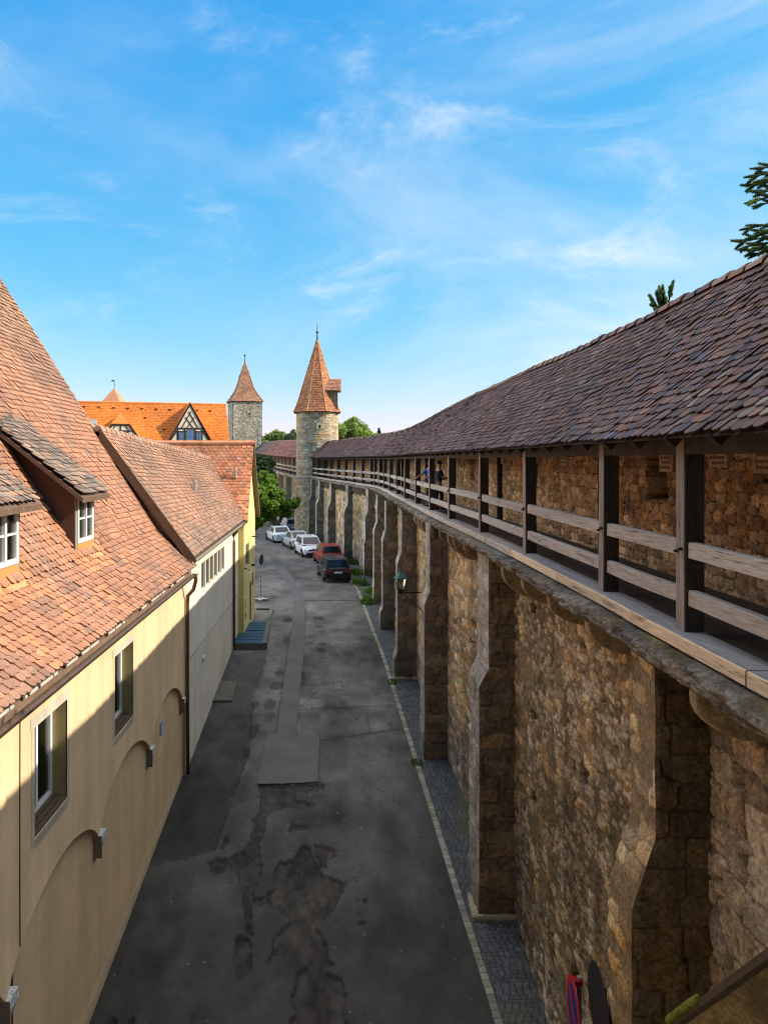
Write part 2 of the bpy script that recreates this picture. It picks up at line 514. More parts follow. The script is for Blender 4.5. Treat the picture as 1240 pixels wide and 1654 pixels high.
def lined(px_, py_, pts):
    d = np.full(px_.shape, 1e9)
    for (x0, y0), (x1, y1) in zip(pts[:-1], pts[1:]):
        ex, ey = x1 - x0, y1 - y0
        t = np.clip(((px_ - x0) * ex + (py_ - y0) * ey) / (ex * ex + ey * ey), 0, 1)
        d = np.minimum(d, np.hypot(px_ - x0 - t * ex, py_ - y0 - t * ey))
    return d
HOLES = [blob(*q) for q in [
    (449, 1106, 14, 8), (435, 1137, 12, 9), (412, 1138, 7, 10), (463, 1033, 7, 6), (466, 1000, 8, 5), (452, 1086, 8, 5), (410, 1180, 8, 14),
    (398, 1215, 7, 12), (520, 1050, 8, 4), (522, 1040, 9, 3), (516, 998, 12, 2.5), (515, 1012, 10, 2)]]
LB = [-4.62]
XLF = -4.6
CRACKED = [blob(*q) for q in [(516, 1002, 14, 12), (524, 1048, 16, 18), (505, 1120, 16, 14), (545, 1110, 14, 8), (560, 1150, 26, 10), (640, 1290, 20, 12)]]
def road_fields(X, Y):
    n = fbm(X * 1.1, Y * .55, 3, 5) - .5
    n2 = fbm(X * 4.5, Y * 2.4, 8, 4) - .5
    px_ = CX + F * X / Y; py_ = CY - F * G(Y) / Y; mp = Y / F
    n3 = fbm(X * 11, Y * 6, 9, 3) - .5
    w = np.full(X.shape, -9.0)
    for po in WORN:
        w = np.maximum(w, sdf(px_, py_, po) * mp * 8 + n2 * 1.0 + n3 * .9 + n * .2)
    w = np.maximum(w, (fbm(X * .8 + 4, Y * .35, 21, 5) - .66) * 9 + n2 * .6 - np.maximum(0, X - 1.2) * 2 - np.maximum(0, Y - 18) * .4)
    h = np.full(X.shape, -9.0)
    for bx, by, ax, ay in HOLES:
        h = np.maximum(h, 1 - np.sqrt(((X - bx) / max(ax, .1)) ** 2 + ((Y - by) / max(ay, .12)) ** 2) + n * .7 + n2 * .8)
    worn = sst(.0, .07, w); hole = sst(.0, .3, h)
    rim = np.exp(-((w - .06) / .09) ** 2) * (w > -1)
    z = -.065 * worn - .05 * hole - .004 - .006 * fbm(X * 6, Y * 6, 5, 3) - .02 * fbm(X * .5, Y * .4, 15, 2)
    old = sst(-.04, .04, sdf(px_, py_, OLD) * mp + .25 * n2)       # older, darker strip beside the houses
    base = np.array([.068, .064, .058])
    c = base[None, None] * (1 + 1.5 * (fbm(X * .7, Y * .45, 31, 5) - .5)[..., None] + .9 * (fbm(X * 2.2, Y * 1.4, 37, 4) - .5)[..., None] + .3 * n2[..., None])
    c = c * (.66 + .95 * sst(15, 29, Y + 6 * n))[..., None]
    for pts, wd, fc in LINES:
        k = sst(wd, wd * .45, lined(px_, py_, pts) * mp + .05 * n2 + .04 * n3) * sst(.30, .42, fbm(X * 1.2, Y * .8, 60, 3) + .12)
        c = c * (1 + (fc - 1) * k)[..., None]
    e, i1, i2 = stones(X, Y, .30, .34, 63, .9, .08, 2)
    al = np.zeros(X.shape)
    for bx, by, ax, ay in CRACKED:
        al = np.maximum(al, sst(1.15, .7, np.sqrt(((X - bx) / ax) ** 2 + ((Y - by) / ay) ** 2) + .8 * n))
    c = c * (1 - .6 * (al * sst(.09, .03, e))[..., None])
    fleck = (hsh(np.floor(X * 28), np.floor(Y * 28), 71) > .9993)
    c = np.where(fleck[..., None], .17, c)
    c = c * (1 - .48 * old[..., None])
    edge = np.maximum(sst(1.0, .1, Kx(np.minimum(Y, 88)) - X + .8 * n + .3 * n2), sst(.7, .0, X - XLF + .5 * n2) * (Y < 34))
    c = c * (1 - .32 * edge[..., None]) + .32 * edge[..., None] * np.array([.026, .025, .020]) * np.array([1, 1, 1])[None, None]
    c = c * (1 - worn[..., None]) + worn[..., None] * (np.array([.033, .029, .024])[None, None] * np.clip(1 + 1.6 * n2 + 1.2 * n + 1.2 * n3, .3, 2)[..., None])
    c = c * (1 - hole[..., None] * .5)
    c = c * (1 - .5 * rim[..., None])                                              # painted shadow along the broken edge of the top layer
    crack = np.abs(fbm(X * 1.4 + 2, Y * .9, 44, 4) - .5)
    c = c * (1 - .35 * (sst(.010, .002, crack) * sst(.45, .6, fbm(X * .4, Y * .3, 50, 2)))[..., None])
    return z, np.clip(c, .01, 1)
mb = MB()
yy = ysteps(5.0, 38.0, .0024, .03)
uu = np.linspace(0, 1, 230)
Yg, Ug = np.meshgrid(yy, uu, indexing='ij')
Xg = LB[0] + Ug * (Kx(Yg) + .02 - LB[0])
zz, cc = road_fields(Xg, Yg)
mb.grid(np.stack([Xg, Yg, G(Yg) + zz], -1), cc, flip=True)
yy = ysteps(38.0, 120.0, .008)
Yg, Ug = np.meshgrid(yy, np.linspace(0, 1, 90), indexing='ij')
Xg = -16 + Ug * (Kx(np.minimum(Yg, 88)) + .02 + 16) - np.maximum(0, Yg - 88)[...] * .2
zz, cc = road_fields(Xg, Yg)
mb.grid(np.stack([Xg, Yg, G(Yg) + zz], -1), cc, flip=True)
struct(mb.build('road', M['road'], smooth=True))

# pale trench fill and square fill, sheets on top of the road
def sheet(left, right, name, dz=.005):
    A = np.array([onG(*q) for q in left]); B = np.array([onG(*q) for q in right])
    n = 60
    t = np.linspace(0, len(A) - 1, n)
    def samp(Q):
        return np.stack([np.interp(t, range(len(Q)), Q[:, k]) for k in range(3)], -1)
    a, b = samp(A), samp(B)
    rows = []
    for k in np.linspace(0, 1, 8):
        p = a * (1 - k) + b * k
        p[:, 0] += .03 * (fbm(p[:, 1] * 2, p[:, 0] * 2, 3) - .5) * (1 if k in (0, 1) else 0)
        p[:, 0] += .05 * (fbm(p[:, 1] * 1.3 + 7, p[:, 0] * 1.3, 4) - .5) * (1 if k in (0, 1) else 0)
        p[[0, -1], 1] += .10 * (fbm(p[[0, -1], 0] * 4, p[[0, -1], 1], 6) - .5)
        p[:, 2] = G(p[:, 1]) + dz
        rows.append(p)
    return struct(MB().grid(np.stack(rows, 1), flip=True).build(name, M['patch'], smooth=True))
sheet([(428, 888), (440, 906), (453, 927), (466, 947), (474, 964), (471, 1017), (459, 1095), (447, 1185)],
      [(440, 885), (456, 910), (470, 930), (483, 950), (492, 967), (491, 1057), (485, 1108), (478, 1184)], 'road_trench_fill')
sheet([(432, 1184), (424, 1225), (416, 1267)], [(515, 1186), (515, 1225), (513, 1263)], 'road_square_fill', .006)
sheet([(492, 970), (492, 966)], [(576, 970), (574, 964)], 'road_seam_fill', .004)

# kerb of pale setts, cobbled pavement
yy = ysteps(5.0, 60.0, .0016, .02)
Yg, Ug = np.meshgrid(yy, np.linspace(0, .17, 9), indexing='ij')
Xg = Kx(Yg) + Ug
row = np.floor(Yg / .17); fy = Yg / .17 - row
ed = np.minimum(np.minimum(fy, 1 - fy) * 2, np.minimum(Ug / .17, 1 - Ug / .17) * 2)
idk = hsh(row, row * 0 + 2, 4)
zz = .022 * sst(.0, .3, ed) + .012 * idk
cc = np.array([.24, .225, .175])[None, None] * (.65 + .6 * idk[..., None]) * (.35 + .65 * sst(.02, .18, ed)[..., None])
cc = cc * (1 - .5 * sst(.5, .7, fbm(Yg * .6, Xg, 9))[..., None] * np.array([.6, .35, 1.0]))
struct(MB().grid(np.stack([Xg, Yg, G(Yg) + zz + .005], -1), cc, flip=True).build('kerb', M['cobble'], smooth=True))
yy = ysteps(5.0, 62.0, .0016, .018)
Yg, Ug = np.meshgrid(yy, np.linspace(0, 1, 90), indexing='ij')
Xg = Kx(Yg) + .17 + Ug * (Fx(Yg) + .25 - Kx(Yg) - .17)
e, i1, i2 = stones(Xg, Yg, .135, .095, 61, .3, .02)
zz = .025 * sst(.03, .3, e) + .008 * i1 + .05 * Ug
dirt = sst(.55, .75, fbm(Xg * 1.2, Yg * .8, 71, 4) + .35 * sst(.7, 1, Ug))
cc = np.array([.060, .066, .068])[None, None] * (.7 + .6 * i1[..., None]) * (.3 + .7 * sst(.03, .2, e)[..., None])
cc = cc * (1 - dirt[..., None] * .6) + dirt[..., None] * .6 * np.array([.07, .075, .035])
struct(MB().grid(np.stack([Xg, Yg, G(Yg) + zz], -1), cc, flip=True).build('pavement', M['cobble'], smooth=True))

# ------------------------------------------------------------------ roof tiles
def tiles(mb, P, s0, s1, L, tw, th, colfn, tl=None, thick=.016, lift=.03, seed=1, t0=0.0, jit=1.0, sign=1, keep=None):
    """beaver-tail tiles over the surface P(s, t): s along the eave, t up the slope, both in metres"""
    g = np.random.default_rng(seed)
    tl = tl or th * 1.75
    S_, T_ = [], []
    for r in range(int(L / th) + 1):
        t = t0 + r * th
        a = s0(t) if callable(s0) else s0
        b = s1(t) if callable(s1) else s1
        k = np.arange(a + (tw / 2 if r % 2 else 0) + tw / 2, b - tw * .2, tw)
        S_.append(k); T_.append(np.full(len(k), t))
    s = np.concatenate(S_); t = np.concatenate(T_)
    if keep is not None:
        q = keep(s, t); s = s[q]; t = t[q]
    n = len(s)
    s = s + g.normal(0, .006 * jit, n); t = t + g.normal(0, .008 * jit, n)
    p = P(s, t); e = .02
    es = P(s + e, t) - P(s - e, t); et = P(s, t + e) - P(s, t - e)
    es /= np.linalg.norm(es, axis=1)[:, None]; et /= np.linalg.norm(et, axis=1)[:, None]
    nn = np.cross(es, et) * sign; nn /= np.linalg.norm(nn, axis=1)[:, None]
    nn *= np.where(nn[:, 2:] < 0, -1, 1)
    w = tw / 2 * .965
    out = [(-w, tl), (-w, .30 * tw), (-.72 * w, .10 * tw), (0, 0), (.72 * w, .10 * tw), (w, .30 * tw), (w, tl)]
    rot = g.normal(0, .022 * jit, n); up = g.normal(0, .25 * jit * thick, n); tilt = g.normal(0, .03 * jit, n)
    top, bot = [], []
    for a, b in out:
        aa = a * np.cos(rot) - b * np.sin(rot); bb = a * np.sin(rot) + b * np.cos(rot)
        h = thick + lift * (1 - b / tl) + up + tilt * a
        q = p + aa[:, None] * es + bb[:, None] * et
        top.append(q + h[:, None] * nn); bot.append(q + (h - thick * 1.15)[:, None] * nn)
    v = np.stack(top + bot, 1)                      # n, 14, 3
    c = np.repeat(colfn(s, t, g)[:, None, :], 14, 1)
    c[:, 1:6] *= .80; c[:, 7:] *= .30                 # shadow line under each tile edge painted in, with grime on the tip
    base = (np.arange(n) * 14)[:, None]
    f7 = base + np.arange(7)[None]
    fs = [(base + np.array([[i, i + 7, i + 8, i + 1]])) for i in range(6)]
    mb.add(v.reshape(-1, 3), f7, c.reshape(-1, 3))
    m0 = mb.n - n * 14
    for q in fs:
        mb.f.append(q + m0)
    return n

def palette(cols, wts, spread=.18, zone=None):
    cols = np.array(cols); wts = np.array(wts) / sum(wts)
    def fn(s, t, g):
        k = g.choice(len(cols), len(s), p=wts)
        c = cols[k] * (1 + g.normal(0, spread, (len(s), 1)))
        c = c * (.70 + .60 * fbm(s * .35, t * .45, 3, 4))[:, None]
        if zone is not None:
            c = zone(s, t, c, g)
        return np.clip(c, .01, .9)
    return fn

# ------------------------------------------------------------------ the town wall with its roofed gallery
EAVE_Z, RIDGE_Z, EAVE_O, RIDGE_O = .245, 2.42, -.24, 1.74
SLOPE_L = math.hypot(RIDGE_Z - EAVE_Z, RIDGE_O - EAVE_O)
FLOOR = -1.70
def sag(y):
    return .07 * (fbm(y * .22, y * 0, 77, 3) - .5) + .03 * (fbm(y * .9, y * 0, 78, 2) - .5)
def rdrop(y):                                       # the ridge sinks a little with distance
    return np.interp(y, [0, 9, 14, 20, 31, 50, 60, 82], [0, .03, .09, .12, .22, .52, .55, .45])
def Pwall(s, t):
    k = t / SLOPE_L
    return np.stack([Wx(s) + EAVE_O + (RIDGE_O - EAVE_O) * k, s, EAVE_Z + (RIDGE_Z - rdrop(s) - EAVE_Z) * k + sag(s) * (.5 + k)
                     - .05 * np.sin(math.pi * k)], -1)

RUB = np.array([(.42, .31, .17), (.48, .37, .21), (.34, .26, .16), (.52, .42, .27), (.38, .25, .12), (.30, .25, .19), (.48, .30, .10), (.44, .37, .27)])
def rubble(s, z, w, h, seed, mortar=(.20, .155, .105), cover=0.0, relief=.05, joint=.10, p=5):
    e, i1, i2 = stones(s, z, w, h, seed, .8, .06 * w / .4, p)
    shown = sst(cover - .08, cover + .08, i2 * .6 + .4 * fbm(s * .8, z * .8, seed + 30, 3)) if cover > 0 else np.ones_like(e)
    body = sst(joint * .5, joint * 1.8 + .1, e) * shown
    hgt = relief * .8 * body * (.45 + .55 * i1) + .018 * (fbm(s * 9, z * 9, seed + 40, 4) - .5) + .04 * (fbm(s * 1.3, z * 1.3, seed + 41, 3) - .5)
    c = RUB[np.minimum((i1 * 7.99).astype(int), 7)] * (.75 + .5 * i2[..., None])
    mo = np.array(mortar)[None, None] * (.75 + .5 * fbm(s * 2.2, z * 2.2, seed + 42, 4))[..., None]
    k = sst(joint * .4, joint * 1.3, e)[..., None] * shown[..., None]
    c = c * .62 + .38 * c.mean(-1, keepdims=True) * np.array([1.10, 1.0, .82])
    mo = mo * .80; c = .33 * (c / .33) ** 1.3                       # stronger tone differences between the stones
    return hgt, mo * (1 - k) + c * k

HOLE_PX = [(943, 1050, 6, 12), (862, 985, 4, 8), (862, 1160, 5, 12), (943, 1255, 7, 18), (862, 1290, 4, 11), (974, 1130, 4, 8), (928, 1240, 3, 10),
           (765, 1010, 3, 7), (735, 1005, 3, 6), (764, 1042, 3, 6), (1195, 1258, 11, 22), (930, 1585, 9, 18), (762, 1040, 2, 5)]
def hole_list():
    out = []
    for x, y, rx, ry in HOLE_PX:
        lo, hi = 3.0, 40.0
        for _ in range(50):
            m = (lo + hi) / 2
            if CX + F * Fx(m) / m > x:
                lo = m
            else:
                hi = m
        out.append((lo, -(y - CY) * lo / F, rx * lo / F * lo / Fx(lo), ry * lo / F))
    return out
WALL_HOLES = hole_list()

BUT = [  # Y of the side seen, thickness, upper front offset, lower front offset, chamfer top z, chamfer bottom z
    (7.62, .62, -.16, -.40, -3.9, -4.6),
    (16.25, 1.1, -.08, -.28, -4.55, -4.95),
    (22.8, .8, -.34, -.51, -4.0, -4.45),
    (28.7, .8, -.57, -.74, -3.5, -4.0),
    (35.0, .8, -.67, -.82, -3.3, -3.8),
    (41.2, .8, -.66, -.86, -3.4, -3.9),
    (50.0, .8, -.42, -.62, -3.3, -3.9),
    (57.6, .8, -.30, -.58, -3.4, -4.0),
    (64.6, .8, -.34, -.62, -3.6, -4.2),
    (70.8, .8, -.36, -.64, -3.6, -4.2),
    (76.6, .8, -.36, -.64, -3.6, -4.2)]

def town_wall():
    t = thing('town_wall', 'long rubble stone wall with buttresses and tiled wooden gallery along the right', 'wall', (3.4, 7, G(7)))
    # ---- lower wall face, bay by bay
    mb = MB()
    ends = [3.6] + [b[0] for b in BUT] + [82.5]
    for k in range(len(ends) - 1):
        y0 = ends[k] if k == 0 else ends[k] + BUT[k - 1][1] * .5
        y1 = ends[k + 1] + .05
        near = max(y0, 5)
        ysx = ysteps(y0, y1, .0021 if near < 26 else .004, .016)
        nz_ = int(8.6 / max(.018, .0022 * near)) if near < 26 else int(8.6 / (.004 * near))
        Yg, Tg = np.meshgrid(ysx, np.linspace(0, 1, nz_), indexing='ij')
        zb = G(Yg) - .25
        Zg = zb + Tg * (-1.98 - zb)
        if k == 0:
            h, c = rubble(Yg, Zg, .55, .36, 11, (.12, .10, .075), 0.0, .05, .035, 8)
            c = c * .5 + .5 * c.mean(-1, keepdims=True) * np.array([1.15, 1.0, .82])
        elif k == 1:
            h, c = rubble(Yg, Zg, .34, .20, 12, (.28, .215, .125), .56, .03, .07, 8)
            c = c * np.array([.90, .86, .78])
            e2, j1, j2 = stones(Yg, Zg, .15, .085, 97, .9, .03, 8)
            sm = sst(.02, .12, e2) * (j1 > .62) * sst(.42, .55, fbm(Yg * 1.1, Zg * .9, 98, 3))
            h = h + .015 * sm
            c = c * (1 - sm[..., None]) + sm[..., None] * np.array([.46, .38, .26]) * (.6 + .7 * j2[..., None])
        else:
            h, c = rubble(Yg, Zg, .42, .20, 12 + k, (.28, .225, .15), .12, .03, .06, 8)
            c = c * np.array([1.22, 1.18, 1.10])
        gr = fbm(Yg * 17, Zg * 19, 93 + k, 4) - .5
        pit = sst(.60, .72, fbm(Yg * 11 + 3, Zg * 12, 94 + k, 4))
        h = h + .03 * gr - .02 * pit
        c = c * (1 + .7 * gr[..., None]) * (1 - .35 * pit[..., None])
        # hollow under the ledge, between the corbels; its shade is painted in too
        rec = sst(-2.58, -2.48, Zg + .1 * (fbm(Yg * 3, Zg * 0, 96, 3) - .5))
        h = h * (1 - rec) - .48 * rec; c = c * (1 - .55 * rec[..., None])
        # grey stains rising from the foot of the wall
        damp = sst(2.3, .2, Zg - G(Yg) + 2.2 * (fbm(Yg * .7, Zg * .5, 55 + k, 4) - .5)) * (.75 if k > 1 else .35)
        grey = c.mean(-1, keepdims=True) * np.array([.78, .76, .74])
        c = c * (1 - damp[..., None]) + grey * damp[..., None]
        dark = sst(.56, .72, fbm(Yg * .45 + 3, Zg * .22, 65 + k, 4)) * .35
        c = c * (1 - dark[..., None]) * (.72 + .56 * fbm(Yg * .6 + 5, Zg * .35, 75 + k, 4))[..., None]
        run = sst(.55, .70, fbm(Yg * 2.6, Zg * .16, 85 + k, 4)) * .30
        c = c * (1 - run[..., None])
        for hy, hz, ry, rz in WALL_HOLES:
            d = np.maximum(np.abs(Yg - hy) / max(ry, .055), np.abs(Zg - hz) / rz) + .35 * (fbm(Yg * 14, Zg * 14, 5, 2) - .5)
            m = sst(1.05, .8, d)
            h = h * (1 - m) - .28 * m
            c = c * (1 - .4 * m[..., None])
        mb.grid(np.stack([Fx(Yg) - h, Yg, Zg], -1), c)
    mb.build('wall_face', M['stone'], t, smooth=True)
    # ---- buttresses, each a mesh of its own
    for k, (y0, th, fu, fl, zt, zl) in enumerate(BUT):
        mb = MB()
        px_ = max(.018, .0022 * y0)
        ztop, zbot = -1.95, float(G(y0)) - .3
        nz_ = min(420, int((ztop - zbot) / px_)); 
        zv = np.linspace(zbot, ztop, nz_)
        def front(z, y):
            w = 1 - np.clip((z - zl) / (zt - zl), 0, 1)
            f = fu + (fl - fu) * w
            f = f - .12 * sst(G(y0) + 1.1, G(y0) + .75, z) * (1 if k in (3, 4) else .15)
            return Wx(y) + f
        nx = max(14, int(1.25 / px_)); ny = max(10, int(th / px_))
        # side towards the camera; its shade is painted into the darker tint
        Zg, Ug = np.meshgrid(zv, np.linspace(0, 1, nx), indexing='ij')
        x0 = front(Zg, y0); x1 = float(Fx(y0)) + .3
        Xg = x0 + Ug * (x1 - x0)
        e, i1, i2 = stones(Xg, Zg, .50, .30, 100 + k, .45, .03, 8)
        keep = sst(0, .05, Ug)
        gq = fbm(Xg * 15, Zg * 16, 220 + k, 4) - .5
        h = (.028 * sst(.01, .09, e) * (.3 + .7 * i1) + .06 * (fbm(Xg * 7, Zg * 7, 200 + k, 5) - .5) + .03 * gq) * keep
        tint = np.array([(.25, .205, .145), (.28, .22, .14), (.22, .185, .14), (.29, .21, .12)])[np.minimum((i1 * 3.99).astype(int), 3)]
        c = tint * (.62 + .40 * i2[..., None]) * (.5 + .5 * sst(.01, .07, e)[..., None]) * (1 + .6 * gq[..., None])
        if k == 0:
            c = c * .5
        moss = sst(1.1, .1, Zg - G(y0) + .9 * (fbm(Xg * 2, Zg * 2, 7, 3) - .5))
        c = c * (1 - .55 * moss[..., None]) + .55 * moss[..., None] * np.array([.075, .07, .03])
        edge = fbm(Zg * 2.2, Zg * 0, 33 + k, 3) - .5
        wob = .022 * edge * np.exp(-Ug * 14)
        mb.grid(np.stack([Xg + wob, y0 - h, Zg], -1), c)
        # street front
        Zf, Uf = np.meshgrid(zv, np.linspace(0, 1, ny), indexing='ij')
        Yf = y0 + Uf * th
        Xf = front(Zf, Yf)
        e, i1, i2 = stones(Yf, Zf, 1.3, .42, 130 + k, .4, .02, 8)
        keep = sst(0, .12, Uf)
        h = (.018 * sst(.02, .08, e) * (.4 + .6 * i1) + .06 * (fbm(Yf * 8, Zf * 8, 230 + k, 5) - .5) + .03 * (fbm(Yf * 18, Zf * 18, 240 + k, 3) - .5)) * keep
        c = (np.array([.41, .375, .32]) if k else np.array([.36, .29, .19]) * (1 + 1.2 * (fbm(Yf * 6, Zf * 7, 19, 4) - .5)[..., None])) * (.7 + .45 * i2[..., None]) * ((.65 if k else .9) + (.35 if k else .1) * sst(.02, .1, e)[..., None]) * (.8 + .4 * fbm(Yf * 3, Zf * 1.2, 9, 4)[..., None])
        c = c * (1 - .5 * sst(.9, .2, Zf - G(y0))[..., None] * np.array([.9, .8, 1.0]))
        if k == 0:
            h2, c = rubble(Yf, Zf, .34, .20, 12, (.28, .215, .125), .56, .03, .07, 8)
            c = c * np.array([.90, .86, .78]) * (1 + .7 * (fbm(Yf * 17, Zf * 19, 94, 4) - .5)[..., None])
            h = h2 * keep
        wobf = .022 * (fbm(Zf * 2.2, Zf * 0, 33 + k, 3) - .5) * np.exp(-Uf * 4)
        mb.grid(np.stack([Xf - h + wobf, Yf, Zf], -1), c, flip=True)
        # far side
        xx = front(zv, y0 + th)
        Pf = np.stack([np.stack([xx, np.full_like(xx, y0 + th), zv], -1), np.stack([np.full_like(xx, x1), np.full_like(xx, y0 + th), zv], -1)], 1)
        mb.grid(Pf, (.3, .27, .22))
        mb.build('buttress', M['ashlar'], t, smooth=True)
        # spreading footing
        if k in (1, 3):
            fb = MB(); zg = float(G(y0))
            q = [(float(Wx(y0)) + fl - .16, y0 - .10), (float(Fx(y0)) + .1, y0 - .10), (float(Fx(y0)) + .1, y0 + th + .1), (float(Wx(y0)) + fl - .14, y0 + th + .1)]
            fb.prism([(a, b, zg - .2) for a, b in q], (0, 0, .33), (.33, .30, .20))
            fo = fb.build('footing', M['ashlar'], t)
            bv = fo.modifiers.new('bevel', 'BEVEL'); bv.width = .05; bv.segments = 3
    # ---- stone ledge under the gallery
    ysx = ysteps(3.6, 80.4, .0022, .02)
    prof = [(.45, -1.86), (.1, -1.855), (-.14, -1.86), (-.27, -1.87), (-.305, -1.90), (-.31, -1.95), (-.30, -2.00), (-.27, -2.04), (-.05, -2.06), (.35, -2.07), (.62, -2.06)]
    sub = []
    for a, b in zip(prof[:-1], prof[1:]):
        for q in (0, .25, .5, .75):
            sub.append((a[0] + (b[0] - a[0]) * q, a[1] + (b[1] - a[1]) * q))
    sub.append(prof[-1]); sub = np.array(sub)
    Yg, Kg = np.meshgrid(ysx, np.arange(len(sub)), indexing='ij')
    o = sub[Kg, 0]; z = sub[Kg, 1]; Kg = Kg / 2
    slab = np.floor(Yg / 1.35 + .3 * hsh(np.floor(Yg / 1.35), 0 * Yg, 3)); sid = hsh(slab, slab * 0 + 5, 8)
    jt = np.abs((Yg / 1.35 + .3 * hsh(np.floor(Yg / 1.35), 0 * Yg, 3)) % 1 - .5)
    n = fbm(Yg * 3.5, Kg * .5, 300, 5) - .5
    amp = sst(0, 4, Kg)
    o = o - .09 * n * amp - .05 * (fbm(Yg * 14, Kg * .8, 305, 4) - .5) * amp - .03 * (fbm(Yg * 26, Kg * 1.6, 306, 3) - .5) * amp - .05 * (sid - .5) * amp + .03 * sst(.47, .5, jt) * amp
    z = z + .04 * (fbm(Yg * 4 + 9, Kg * .5, 310, 4) - .5) * amp
    c = np.array([.20, .18, .145])[None, None] * (.75 + .5 * sid[..., None]) * (.8 + .7 * n[..., None])
    c = c * (1 + 1.3 * (fbm(Yg * 22, Kg * 1.4, 315, 4) - .5)[..., None])
    mo = sst(.56, .66, fbm(Yg * 1.6, Kg * .25, 320, 4)) * sst(9, 5, Kg)
    c = c * (1 - .6 * mo[..., None]) + .6 * mo[..., None] * np.array([.17, .13, .035])
    c = c * (1 - .5 * sst(.55, .7, fbm(Yg * 2.6, Kg * .3, 330, 4))[..., None])
    mb = MB(); mb.grid(np.stack([Wx(Yg) + o, Yg, z], -1), c, flip=True)
    mb.build('stone_ledge', M['ashlar'], t, smooth=True)
    # ---- corbels carrying the ledge
    for k in range(len(BUT)):
        ya = 5.0 if k == 0 else BUT[k - 1][0] + BUT[k - 1][1]
        yb = BUT[k][0]
        if k == 0:
            ps = [6.6]
        else:
            g_ = (yb - ya) / 5.0
            ps = [ya + g_ * (q + .85) + random.uniform(-.15, .15) for q in range(4)]
            ps[-1] = min(ps[-1], yb - .55)
        for yc in ps:
            wd = random.uniform(.13, .19)
            xf = float(Fx(yc)) + .05; xo = float(Wx(yc)) - .24
            dep = max(.12, xf - xo); hh = random.uniform(.45, .62)
            poly = [(xf, yc, -2.05), (xo, yc, -2.05)]
            for q in range(1, 8):
                a_ = q / 8 * math.pi / 2
                poly.append((xo + dep * (1 - math.cos(a_)) * .95, yc, -2.12 - (hh - .07) * math.sin(a_)))
            poly.append((xf, yc, -2.05 - hh))
            cb = MB().prism(poly, (0, wd, 0), np.array((.36, .29, .19)) * random.uniform(.7, 1.15))
            o_ = cb.build('corbel', M['ashlar'], t)
            bv = o_.modifiers.new('bevel', 'BEVEL'); bv.width = .03; bv.segments = 2
    # rough masonry between the corbels, set back under the ledge
    # ---- sill beam, floor, posts, rails
    def yx(x):
        lo, hi = 2.0, 84.0
        for _ in range(60):
            m = (lo + hi) / 2
            if CX + F * Wx(m) / m > x:
                lo = m
            else:
                hi = m
        return lo
    post_y = [4.75] + [yx(q) for q in (1105, 975, 848, 775, 724.5, 693, 671, 653.5, 640, 629, 619.5, 612, 604, 598, 584, 570, 557, 544, 533, 523, 513.5, 505)]
    mb = MB()
    cuts = sorted([3.6, 6.0, 8.6, 11.2, 14.1, 16.4] + list(np.arange(19.5, 80.5, 3.0)) + [80.4])
    for a, b in zip(cuts[:-1], cuts[1:]):
        new = a < 14
        c = np.array((.62, .50, .34) if new else (.42, .38, .33)) * random.uniform(.9, 1.08)
        dz = random.uniform(-.006, .006); dx = random.uniform(-.01, .01)
        seg = np.linspace(a + .004, b - .004, 8)
        for s0, s1 in zip(seg[:-1], seg[1:]):
            q = []
            for o_, z_ in ((-.12, FLOOR - .13), (-.12, FLOOR - .012), (-.108, FLOOR), (.20, FLOOR), (.20, FLOOR - .13)):
                q.append((o_ + dx, z_ + dz))
            v = [(Wx(s0) + o_, s0, z_) for o_, z_ in q] + [(Wx(s1) + o_, s1, z_) for o_, z_ in q]
            top = np.array(c) * (np.array([.8, .9, 1.05]))
            n5 = 5
            mb.add(v, [(i, (i + 1) % n5, n5 + (i + 1) % n5, n5 + i) for i in (0, 1, 3, 4)] + [(4, 3, 2, 1, 0)], c)
            mb.add([v[2], v[3], v[8], v[7]], [(0, 1, 2, 3)], np.array((.26, .265, .26)) if new else c * .75)
    sb = mb.build('sill_beam', M['wood_rail'], t)
    mb = MB()
    Yg, Og = np.meshgrid(np.linspace(3.0, 81, 300), np.array([.2, .5, .9, 1.3, 1.75]), indexing='ij')
    mb.grid(np.stack([Wx(Yg) + Og, Yg, np.full_like(Yg, FLOOR - .035)], -1), (.075, .062, .05), flip=True)
    mb.grid(np.stack([Wx(Yg) + Og, Yg, np.full_like(Yg, FLOOR - .16)], -1), (.075, .062, .05))
    mb.build('gallery_floor', M['wood_dark'], t)
    pd = (.040, .033, .028); pf = (.25, .22, .195)
    for k, y in enumerate(post_y):
        x = float(Wx(y)); w = .20; d = .20
        mb = MB()
        c = np.array([pd] * 8)
        zt = EAVE_Z - .03; jj = random.uniform(-.012, .012)
        a_, b_ = .012, .012
        # front (street) face is lighter grey, the others dark
        sec = [(0, .012), (.012, 0), (w - .012, 0), (w, .012), (w, d - .012), (w - .012, d), (.012, d), (0, d - .012)]
        v = [(x + p + jj, y + q, FLOOR) for p, q in sec] + [(x + p, y + q, zt) for p, q in sec]
        cc = [pf if p < .005 else pd for p, q in sec] * 2
        # keep the two tones crisp: street face as separate vertices
        mb.add(v, [(i, (i + 1) % 8, 8 + (i + 1) % 8, 8 + i) for i in range(7)], pd)
        mb.add([v[7], v[0], v[8], v[15]], [(0, 1, 2, 3)], pf)
        mb.build('post', M['wood_dark'], t)
        if k % 2 == 1 or k > 8:
            MB().box(x + 1.48, x + 1.66, y + .3, y + .48, FLOOR - .03, 1.9, pd).build('back_post', M['wood_dark'], t)
        if k == len(post_y) - 1:
            break
        y2 = post_y[k + 1]
